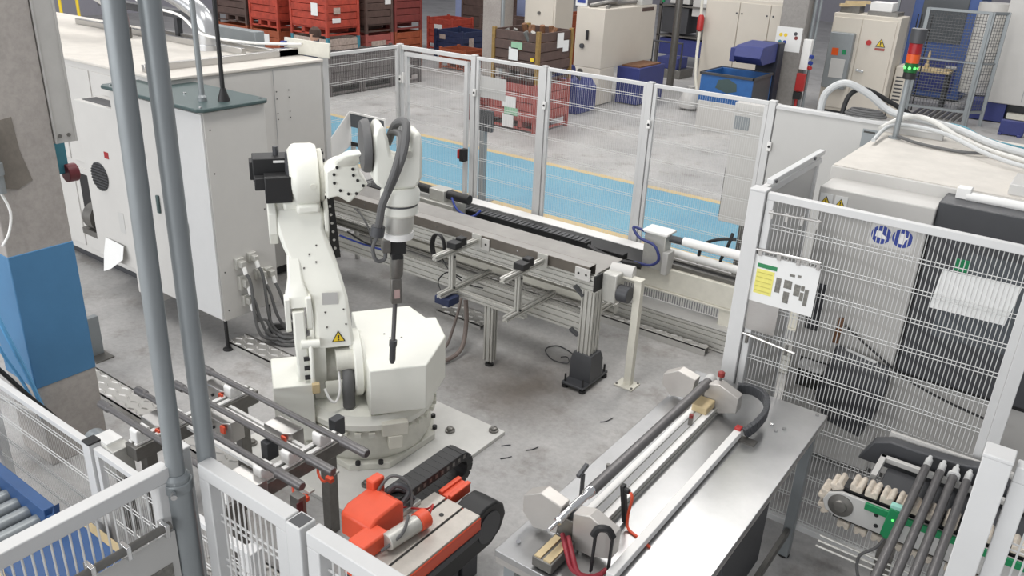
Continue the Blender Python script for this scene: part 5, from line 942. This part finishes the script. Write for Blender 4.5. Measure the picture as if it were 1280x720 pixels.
# white machine with blue tank
wm = thing('white_machine', 'white box-shaped machine with slanted foot and black handle', 'machine', (-9.2, 16.5, 0))
P(wm, 'upper_body', MT.beige, B(-9.72, -9.03, 15.75, 18.1, .78, 2.0), 0.012); P(wm, 'front_body', MT.beige, MB().prism([(15.55, .02), (15.75, .78), (16.35, .78), (16.35, .02)], (-9.72, 0, 0), (0, 1, 0), (0, 0, 1), (.69, 0, 0)), 0.01)
P(wm, 'handle', MT.black, B(-9.43, -9.38, 15.70, 15.75, 1.35, 1.55), 0.01); P(wm, 'lock', MT.dark, MB().cyl((-9.52, 15.75, 1.22), (-9.52, 15.70, 1.22), .05, n=12)); P(wm, 'name_plate', mat('brown_plate', (84, 66, 60), 0.5), B(-9.03, -9.024, 17.4, 17.95, 1.88, 1.96))
P(wm, 'roof_pipes', MT.dsteel, MB().tube([(-9.5, 15.9, 2.02), (-9.2, 16.4, 2.12), (-9.4, 16.9, 2.06), (-9.2, 17.4, 2.1)], .05, n=8).tube([(-9.1, 15.95, 2.02), (-9.3, 16.6, 2.05), (-9.15, 17.3, 2.06)], .035, n=8)); P(wm, 'roof_sign', MT.paper, B(-9.78, -9.5, 15.78, 15.8, 2.02, 2.2)); P(wm, 'roof_sign_print', MT.sblue, B(-9.74, -9.54, 15.775, 15.78, 2.08, 2.15))
P(wm, 'roof_box', MT.machg, B(-9.6, -9.1, 17.5, 18.0, 2.0, 2.4), 0.01)
bt = thing('blue_tank', 'open dark blue tank standing under the white machine', 'tank', (-8.5, 16.8, 0)); P(bt, 'body', MT.navy, B(-8.98, -8.42, 16.4, 17.6, .02, .80), 0.01); P(bt, 'dark_filling', MT.wood, B(-8.92, -8.48, 16.5, 17.5, .80, .83))
hp = thing('hydraulic_unit', 'blue hydraulic pump unit in front of white machine', 'pump', (-9.1, 14.9, 0)); P(hp, 'tank', MT.navy, MB().prism([(-9.85, .0), (-8.85, .0), (-8.85, .5), (-9.0, .68), (-9.6, .68), (-9.85, .45)], (0, 14.6, 0), (1, 0, 0), (0, 0, 1), (0, .75, 0)), 0.02)
P(hp, 'motor', MT.navy, MB().cyl((-9.7, 14.9, .80), (-9.2, 14.9, .80), .14, n=16), 0.01); P(hp, 'gauge', MT.dsteel, MB().cyl((-8.98, 14.85, .84), (-8.98, 14.82, .84), .06, n=14).cyl((-8.98, 14.85, .66), (-8.98, 14.85, .8), .02, n=8)); P(hp, 'hose', MT.dark, MB().tube([(-9.7, 14.7, .70), (-9.4, 14.55, .92), (-9.1, 14.6, .9), (-8.9, 14.75, .7)], .03, n=8)); P(hp, 'white_box', MT.white, B(-9.98, -9.86, 14.6, 14.8, .3, .55), 0.006)
# pipes and clutter between white machine and beige cabinet
for k, (x, y, r, m_, lab) in enumerate(((-9.0, 19.2, .09, MT.dsteel, 'thick dark upright pipe right of white machine'), (-8.9, 21.4, .07, MT.brass, 'thin brownish upright pipe left of beige cabinet'), (-9.95, 16.4, .06, MT.machg, 'pale upright pipe left of white machine'))):
    pp = thing('upright_pipe', lab, 'pipe', (x, y, 0)); P(pp, 'pipe', m_, MB().cyl((x, y, .02), (x, y, 5), r, n=12)); P(pp, 'base', MT.dsteel, MB().cyl((x, y, 0), (x, y, .02), r * 1.6, n=12))
sf = thing('equipment_rack', 'grey equipment rack with control boxes in the far gap', 'rack', (-9.0, 23.0, 0))
for (x, y) in ((-10.2, 22.6), (-8.2, 22.6), (-10.2, 23.4), (-8.2, 23.4)): P(sf, 'upright', MT.dsteel, B(x, x + .08, y, y + .08, 0, 2.6))
for (x0, x1, z0, z1, m_) in ((-10.1, -9.3, .9, 1.6, MT.dark), (-9.2, -8.3, 1.4, 2.2, MT.machg), (-10.1, -8.2, .3, .75, MT.navy), (-9.9, -9.3, 1.7, 2.4, MT.machg), (-9.0, -8.4, .85, 1.3, MT.dsteel), (-10.0, -9.2, 2.45, 2.9, mat('purple_panel', (120, 112, 150), 0.5))): P(sf, 'unit', m_, B(x0, x1, 22.65, 23.35, z0, z1), 0.01)
P(sf, 'unit_label', MT.paper, B(-8.95, -8.5, 22.64, 22.65, 1.75, 2.0)); P(sf, 'green_strip', MT.greenp, B(-10.12, -10.06, 22.6, 22.66, 1.7, 2.9)); P(sf, 'shelf', MT.dsteel, B(-10.2, -8.12, 22.6, 23.48, .80, .84).box(-10.2, -8.12, 22.6, 23.48, 1.62, 1.66))
sf.location.x -= 1.0
lb = thing('low_machine', 'low grey machine block with navy box in far gap', 'machine', (-9.7, 20.9, 0)); P(lb, 'base', MT.dsteel, B(-10.3, -9.35, 20.5, 21.3, 0, .22), .01); P(lb, 'navy_box', MT.navy, B(-10.1, -9.5, 20.6, 21.2, .22, .5), .01); P(lb, 'pipe_frame', MT.dark, MB().tube([(-10.25, 20.55, .2), (-10.25, 20.55, .9), (-9.4, 20.55, .9), (-9.4, 20.55, .2)], .03, n=8, smooth=False))
sk = solo('white_sack', 'crumpled pale sack on floor beside blue bin', 'sack', MT.machw, MB().lathe([(.10, 0), (.22, .05), (.24, .2), (.16, .38), (.06, .46), (.09, .5)], (-7.45, 17.0, 0), n=14), (-7.45, 17.0, 0))
he = thing('hanging_hose', 'pale hose with red valve hanging beside beige cabinet', 'hose', (-7.4, 19.4, 0)); P(he, 'hose', MT.cream, MB().tube([(-8.05, 18.35, 2.2), (-8.0, 18.3, 1.5), (-7.9, 18.1, .9), (-7.75, 17.9, .4), (-7.5, 17.7, .05), (-7.2, 17.6, .03)], .035, n=8)); P(he, 'red_valve', MT.red, MB().lathe([(.04, 0), (.075, .04), (.075, .3), (.04, .36)], (-8.0, 18.3, 1.5), n=12))
cb = thing('beige_cabinet', 'wide beige cabinet behind the blue tipping bin', 'cabinet', (-7.0, 19.0, 0)); P(cb, 'body', MT.beige, B(-8.0, -6.1, 18.5, 19.4, .05, 2.25), 0.01)
for (x0, x1) in ((-7.97, -7.2), (-7.18, -6.5), (-6.48, -6.13)): P(cb, 'door', MT.beige, B(x0, x1, 18.47, 18.5, .12, 2.18), 0.006)
for x in (-7.25, -7.13, -6.56, -6.42): P(cb, 'screw', MT.dark, MB().cyl((x, 18.47, 1.95), (x, 18.46, 1.95), .02, n=8))
P(cb, 'base', MT.dark, B(-7.95, -6.15, 18.55, 19.35, 0, .05))
# blue tipping bin
bn = thing('tipping_bin', 'bright blue steel tipping bin with dark inside', 'bin', (-6.2, 16.4, 0))
P(bn, 'wall', MT.blue, B(-6.78, -5.70, 15.86, 15.90, .42, 1.0), 0.006); P(bn, 'wall', MT.blue, B(-6.78, -5.70, 16.86, 16.90, .42, 1.0), 0.006); P(bn, 'wall', MT.dark, B(-5.74, -5.70, 15.9, 16.86, .42, 1.0), 0.006); P(bn, 'wall', MT.blue, B(-6.78, -6.74, 15.9, 16.86, .42, 1.0), 0.006)
P(bn, 'floor', MT.black, B(-6.74, -5.74, 15.9, 16.86, .42, .46)); P(bn, 'rim', MT.dark, B(-6.80, -5.68, 15.83, 15.87, .97, 1.02).box(-6.80, -5.68, 16.89, 16.93, .97, 1.02).box(-6.80, -6.77, 15.83, 16.93, .97, 1.02).box(-5.71, -5.68, 15.83, 16.93, .97, 1.02), 0.004)
P(bn, 'green_patch', MT.green, MB().prism([(-6.45, .74), (-6.40, .90), (-6.2, .94), (-6.02, .86), (-6.0, .72), (-6.2, .66)], (0, 15.86, 0), (1, 0, 0), (0, 0, 1), (0, -.004, 0)))
for (x, y) in ((-6.74, 15.9), (-5.8, 15.9), (-6.74, 16.8), (-5.8, 16.8)): P(bn, 'leg', MT.blue, B(x, x + .07, y, y + .07, .1, .42)); 
for (x, y) in ((-6.70, 15.93), (-5.77, 15.93), (-6.70, 16.83), (-5.77, 16.83)): P(bn, 'caster', MT.black, MB().cyl((x - .03, y, .06), (x + .03, y, .06), .06, n=12))
bd = solo('white_sheet_board', 'white sheet leaning in front of the blue bin', 'board', MT.machw, B(-6.55, -5.75, 15.35, 15.39, .0, .55), (-6.1, 15.35, 0))
ch = thing('chip_chute', 'navy blue chute box discharging above the blue bin', 'chute', (-6.0, 17.1, 0)); P(ch, 'head', MT.navy, MB().prism([(16.25, 1.22), (16.05, 1.36), (16.15, 1.56), (16.95, 1.60), (16.95, 1.22)], (-6.25, 0, 0), (0, 1, 0), (0, 0, 1), (.55, 0, 0)), 0.01); P(ch, 'flap', MT.navy, B(-6.36, -6.25, 16.15, 16.5, 1.24, 1.50), 0.006); P(ch, 'neck', mat('very_dark_blue', (28, 30, 44), 0.5), B(-6.1, -5.66, 16.95, 17.25, .02, 1.58), 0.01); P(ch, 'white_sticker', MT.paper, MB().prism([(-5.98, 1.40), (-5.96, 1.50), (-5.88, 1.50), (-5.88, 1.40), (-5.93, 1.36)], (0, 16.075, 0), (1, 0, 0), (0, 0.3, 1), (0, -.004, 0)))
ct = thing('concrete_column', 'grey concrete column with white sign behind blue bin', 'column', (-5.68, 17.8, 0), local=True); ORI[ct] = Vector((-5.685, 18.30, 0)); P(ct, 'shaft', MT.concd, B(-5.95, -5.42, 18.05, 18.6, 0, 6), 0.012)
P(ct, 'sign', MT.paper, B(-5.98, -5.45, 18.035, 18.05, 1.38, 1.86)); 
for (x, z, m_) in ((-5.88, 1.70, MT.yellow), (-5.78, 1.70, MT.yellow), (-5.88, 1.56, MT.teal), (-5.78, 1.56, MT.sblue), (-5.58, 1.74, MT.dark), (-5.56, 1.66, MT.crate_m)): P(ct, 'sign_icon', m_, MB().cyl((x, 18.035, z), (x, 18.03, z), .038, n=10))
P(ct, 'conduit', MT.galv, MB().cyl((-5.36, 18.3, 0), (-5.36, 18.3, 6), .04, n=8).cyl((-5.28, 18.35, 0), (-5.28, 18.35, 6), .03, n=8)); P(ct, 'socket_box', MT.white, B(-5.42, -5.25, 18.1, 18.25, 1.05, 1.65), 0.01)
for z in (1.1, 1.2, 1.32): P(ct, 'socket', MT.red if z < 1.15 else MT.sblue, MB().cyl((-5.24, 18.14, z), (-5.18, 18.1, z), .04, n=10))
P(ct, 'red_box', MT.red, B(-5.42, -5.24, 18.04, 18.14, .62, .98), 0.01); P(ct, 'red_pipe', MT.red, MB().cyl((-5.36, 18.1, 0), (-5.36, 18.1, .62), .03, n=8)); P(ct, 'black_foot', MT.black, B(-5.42, -5.26, 18.02, 18.12, .46, .60))
eb = thing('control_cabinet', 'large cream control cabinet with warning triangle and lever handle', 'cabinet', (-4.8, 19.6, 0)); P(eb, 'body', MT.beige, B(-5.35, -3.98, 19.2, 19.95, .05, 2.1), 0.012)
d2 = P(eb, 'door', MT.beige, B(-4.72, -4.04, 19.17, 19.2, .12, 2.02), 0.006); P(eb, 'door', MT.beige, B(-5.32, -4.74, 19.17, 19.2, .12, 2.02), 0.006); P(d2, 'lever', MT.chrome, MB().cyl((-4.64, 19.17, .98), (-4.64, 19.12, .98), .03, n=10).bar((-4.66, 19.12, .98), (-4.5, 19.12, .96), .03, .05), 0.004)
tri_sign(d2, (-4.28, 19.165, 1.55), (1, 0, 0), (0, 0, 1), (0, -1, 0), .1); P(d2, 'switch', MT.red, MB().cyl((-4.52, 19.17, 1.56), (-4.52, 19.14, 1.56), .055, n=12)); P(d2, 'red_text', MT.crate_p, B(-4.38, -4.18, 19.164, 19.17, 1.42, 1.47)); P(eb, 'base', MT.dark, B(-5.3, -4.02, 19.25, 19.9, 0, .05))
P(eb, 'roof_clutter', MT.dsteel, B(-5.3, -4.9, 19.4, 19.8, 2.1, 2.24).box(-4.7, -4.1, 19.3, 19.9, 2.1, 2.18)); P(eb, 'white_box', MT.white, B(-4.7, -4.25, 19.4, 19.85, 2.18, 2.36), 0.01); P(eb, 'timber', MT.brass, MB().bar((-5.3, 19.3, 2.25), (-4.85, 19.6, 2.28), .06, .06).bar((-5.2, 19.35, 2.31), (-4.8, 19.75, 2.32), .06, .06))
sb = thing('switch_box', 'grey wall switch box with orange sticker on cream cabinet', 'box', (-5.0, 19.1, .7)); P(sb, 'body', MT.galv, B(-5.30, -4.80, 18.98, 19.17, .55, 1.72), 0.02); P(sb, 'orange_sticker', MT.lamber, B(-5.2, -5.06, 18.975, 18.98, 1.25, 1.40)); P(sb, 'green_sticker', MT.greenp, B(-4.98, -4.90, 18.975, 18.98, 1.28, 1.38)); P(sb, 'inset', MT.machg, B(-5.18, -4.88, 18.97, 18.98, .78, 1.18), 0.006)
# far right: blue press, mesh fence, white machine
bp = thing('blue_press', 'blue machine with grey window behind mesh fence', 'machine', (-3.8, 24, 0)); P(bp, 'body', mat('press_blue', (66, 90, 146), 0.5, var=.06), B(-4.55, -3.1, 23.0, 24.5, .05, 2.9), 0.015); P(bp, 'window', MT.screen, B(-4.35, -3.35, 22.97, 23.0, 1.35, 2.45), 0.01); P(bp, 'lower_door', MT.navy, B(-4.4, -3.3, 22.97, 23.0, .2, 1.0), 0.01); P(bp, 'top_label', MT.paper, B(-3.75, -3.35, 22.97, 23.0, 2.62, 2.72)); P(bp, 'base', MT.dark, B(-4.5, -3.15, 23.05, 24.45, 0, .05))
wk = thing('work_bench', 'small cluttered bench in front of the blue machine', 'bench', (-3.7, 21.8, 0)); P(wk, 'top', MT.brass, B(-4.1, -3.2, 21.5, 22.1, .80, .86), 0.006)
for (x, y) in ((-4.05, 21.55), (-3.28, 21.55), (-4.05, 22.0), (-3.28, 22.0)): P(wk, 'leg', MT.dark, B(x, x + .06, y, y + .06, 0, .80))
P(wk, 'brass_fitting', MT.brass, MB().lathe([(.06, 0), (.05, .1), (.02, .12), (.03, .3), (.015, .4)], (-3.75, 21.8, .86), n=12)); P(wk, 'silver_part', MT.chrome, MB().cyl((-3.35, 21.8, .92), (-3.15, 21.9, .92), .05, n=12)); P(wk, 'box', MT.machg, B(-4.4, -3.9, 20.9, 21.4, 0, .35), 0.01)
vt = thing('vent_panel', 'beige ventilated panel standing beside cream control cabinet', 'panel', (-3.85, 19.8, 0)); P(vt, 'panel', MT.beige, B(-3.96, -3.72, 19.6, 20.2, 0, 1.1), 0.01)
for k in range(8): P(vt, 'slot', MT.dark, B(-3.92, -3.76, 19.597, 19.6, .3 + k * .08, .33 + k * .08))
gr = thing('dark_grille', 'black square lattice grille behind the signal tower', 'grille', (-3.9, 20.9, 0))
for k in range(5): P(gr, 'bar', MT.black, B(-4.02 + k * .075, -4.0 + k * .075, 20.9, 20.93, 0, 2.1)); P(gr, 'cross_bar', MT.black, B(-4.02, -3.70, 20.9, 20.93, .4 + k * .34, .43 + k * .34))
MT.gwire = mat('dark_grid_wire', (96, 98, 100), 0.5)
for k, (x0, x1, y0, y1, lab) in enumerate(((-3.62, -2.46, 19.8, 19.88, 'dark square mesh fence in front of blue machine'), (-2.42, -2.18, 19.9, 20.2, 'narrow leaning mesh door before far white machine'))):
    t = thing('mesh_screen', lab, 'fence', (x0, y0, 0)); a = Vector((x0, y0, 0)); b_ = Vector((x1, y1, 0)); Zv = Vector((0, 0, 1))
    for e_ in (a, b_): P(t, 'post', MT.galv, MB().bar(e_, e_ + Zv * 2.32, .07, .07))
    P(t, 'rail', MT.galv, MB().bar(a + Zv * 2.3, b_ + Zv * 2.3, .05, .05).bar(a + Zv * .3, b_ + Zv * .3, .05, .05).bar(a + Zv * 1.3, b_ + Zv * 1.3, .04, .03))
    mb = MB(); L = (b_ - a).length; n = max(2, int(L / .06))
    for i in range(1, n): c = a + (b_ - a) * i / n; mb.cyl(c + Zv * .3, c + Zv * 2.3, .005, n=4, caps=False)
    for i in range(32): z = .33 + i * .0625; mb.cyl(a + Zv * z, b_ + Zv * z, .005, n=4, caps=False)
    P(t, 'grid', MT.gwire, mb, kind='stuff')
wr = thing('white_machine', 'tall white machine with blue base at top right', 'machine', (-1.6, 22, 0)); P(wr, 'body', MT.machw, B(-2.30, 1.2, 20.9, 23.5, .42, 3.6), 0.02); P(wr, 'blue_base', MT.navy, B(-2.6, -1.85, 20.95, 23.4, .02, .42), 0.01); P(wr, 'base', MT.dark, B(-1.85, 1.0, 21.2, 23.4, 0, .42)); P(wr, 'beam', MT.cream, B(-1.8, 1.0, 20.95, 21.1, .12, .24)); P(wr, 'rear_body', MT.machw, MB().cyl((-2.62, 21.9, .45), (-2.62, 21.9, 2.4), .38, n=24)); P(wr, 'seam', MT.galv, B(-1.6, -1.59, 20.895, 20.9, .5, 3.5))
sd = solo('blue_stand', 'small blue stand at the right edge of background', 'stand', MT.navy, B(-1.75, -1.3, 19.6, 19.75, .02, .3).box(-1.75, -1.68, 19.55, 19.8, 0, .05).box(-1.4, -1.32, 19.55, 19.8, 0, .05), (-1.5, 19.7, 0), .01)
tp = thing('floor_grating', 'dark slatted floor grating in front of blue machine', 'grating', (-3.3, 20.9, 0))
for k in range(9): P(tp, 'slat', MT.dsteel, B(-3.6 + k * .12, -3.54 + k * .12, 20.3, 21.5, 0, .03))
lc = thing('light_strip', 'glowing warm strip lamp above cream control cabinet', 'lamp', (-4.4, 22.6, 2.5)); P(lc, 'tube', mat('warm_lamp', (255, 214, 150), .4, emit=2.0), B(-4.75, -4.35, 22.4, 22.5, 2.36, 2.46), .01); P(lc, 'housing', MT.galv, B(-4.8, -4.3, 22.38, 22.55, 2.46, 2.52), .005); P(lc, 'post', MT.galv, B(-4.82, -4.76, 22.4, 22.5, 0, 2.5))
# pedestal and yellow barrier on the walkway
pd = thing('control_pedestal', 'grey pedestal with dark plate standing on walkway edge', 'pedestal', (-6.7, 8.7, 0)); P(pd, 'post', MT.galv, B(-6.74, -6.66, 8.66, 8.74, .012, .98), 0.006); P(pd, 'base', MT.galv, B(-6.82, -6.58, 8.58, 8.82, 0, .012)); P(pd, 'panel', MT.dark, MB().prism([(-6.83, .98), (-6.55, .98), (-6.55, 1.26), (-6.83, 1.26)], (0, 8.62, 0), (1, 0, 0), (0, 0.05, 1), (0, .05, 0)), 0.006)
yl = thing('yellow_ladder', 'yellow barrier ladder far behind the left machine', 'ladder', (-17.5, 9.2, 0))
for y in (8.75, 9.1): P(yl, 'rail', MT.yellow, MB().cyl((-17.5, y, 0), (-17.5, y, 2.6), .03, n=8))
for z in (.6, 1.0, 1.4, 1.8, 2.2): P(yl, 'rung', MT.yellow, MB().cyl((-17.5, 8.75, z), (-17.5, 9.1, z), .02, n=8))

# worker standing behind the left machine (only the head shows)
pt = thing('person', 'person with short brown hair standing behind white board', 'person', (-11.1, 9.7, 0), local=True)
def skin_body():
    J = [((0, 0, .95), .17), ((0, 0, 1.2), .16), ((0, 0, 1.42), .17), ((0, 0, 1.52), .065), ((0, 0, 1.60), .075), ((0, .01, 1.70), .085),
         ((-.20, 0, 1.42), .065), ((-.24, 0, 1.15), .05), ((-.22, -.12, .92), .04), ((.20, 0, 1.42), .065), ((.24, 0, 1.15), .05), ((.22, -.12, .92), .04),
         ((-.10, 0, .88), .10), ((-.11, 0, .50), .075), ((-.11, .02, .08), .05), ((-.11, -.14, .04), .04), ((.10, 0, .88), .10), ((.11, 0, .50), .075), ((.11, .02, .08), .05), ((.11, -.14, .04), .04)]
    E_ = [(0, 1), (1, 2), (2, 3), (3, 4), (4, 5), (2, 6), (6, 7), (7, 8), (2, 9), (9, 10), (10, 11), (0, 12), (12, 13), (13, 14), (14, 15), (0, 16), (16, 17), (17, 18), (18, 19)]
    me = bpy.data.meshes.new('body'); me.from_pydata([j[0] for j in J], E_, []); o = bpy.data.objects.new('body', me); COL.objects.link(o); o.parent = pt
    md = o.modifiers.new('skin', 'SKIN'); me.skin_vertices[0].data[0].use_root = True
    for i, j in enumerate(J): me.skin_vertices[0].data[i].radius = (j[1], j[1])
    o.modifiers.new('sub', 'SUBSURF').levels = 1; me.materials.append(MT.cloth); ORI[o] = Vector((0, 0, 0)); return o
skin_body()
P(pt, 'head', MT.skin, MB().lathe([(.02, -.12), (.06, -.11), (.075, -.04), (.085, .03), (.075, .09), (.03, .12)], (0, 0, 1.68), n=18)); P(pt, 'hair', MT.hair, MB().lathe([(.094, -.02), (.10, .04), (.085, .10), (.04, .135)], (0, .015, 1.69), n=18))
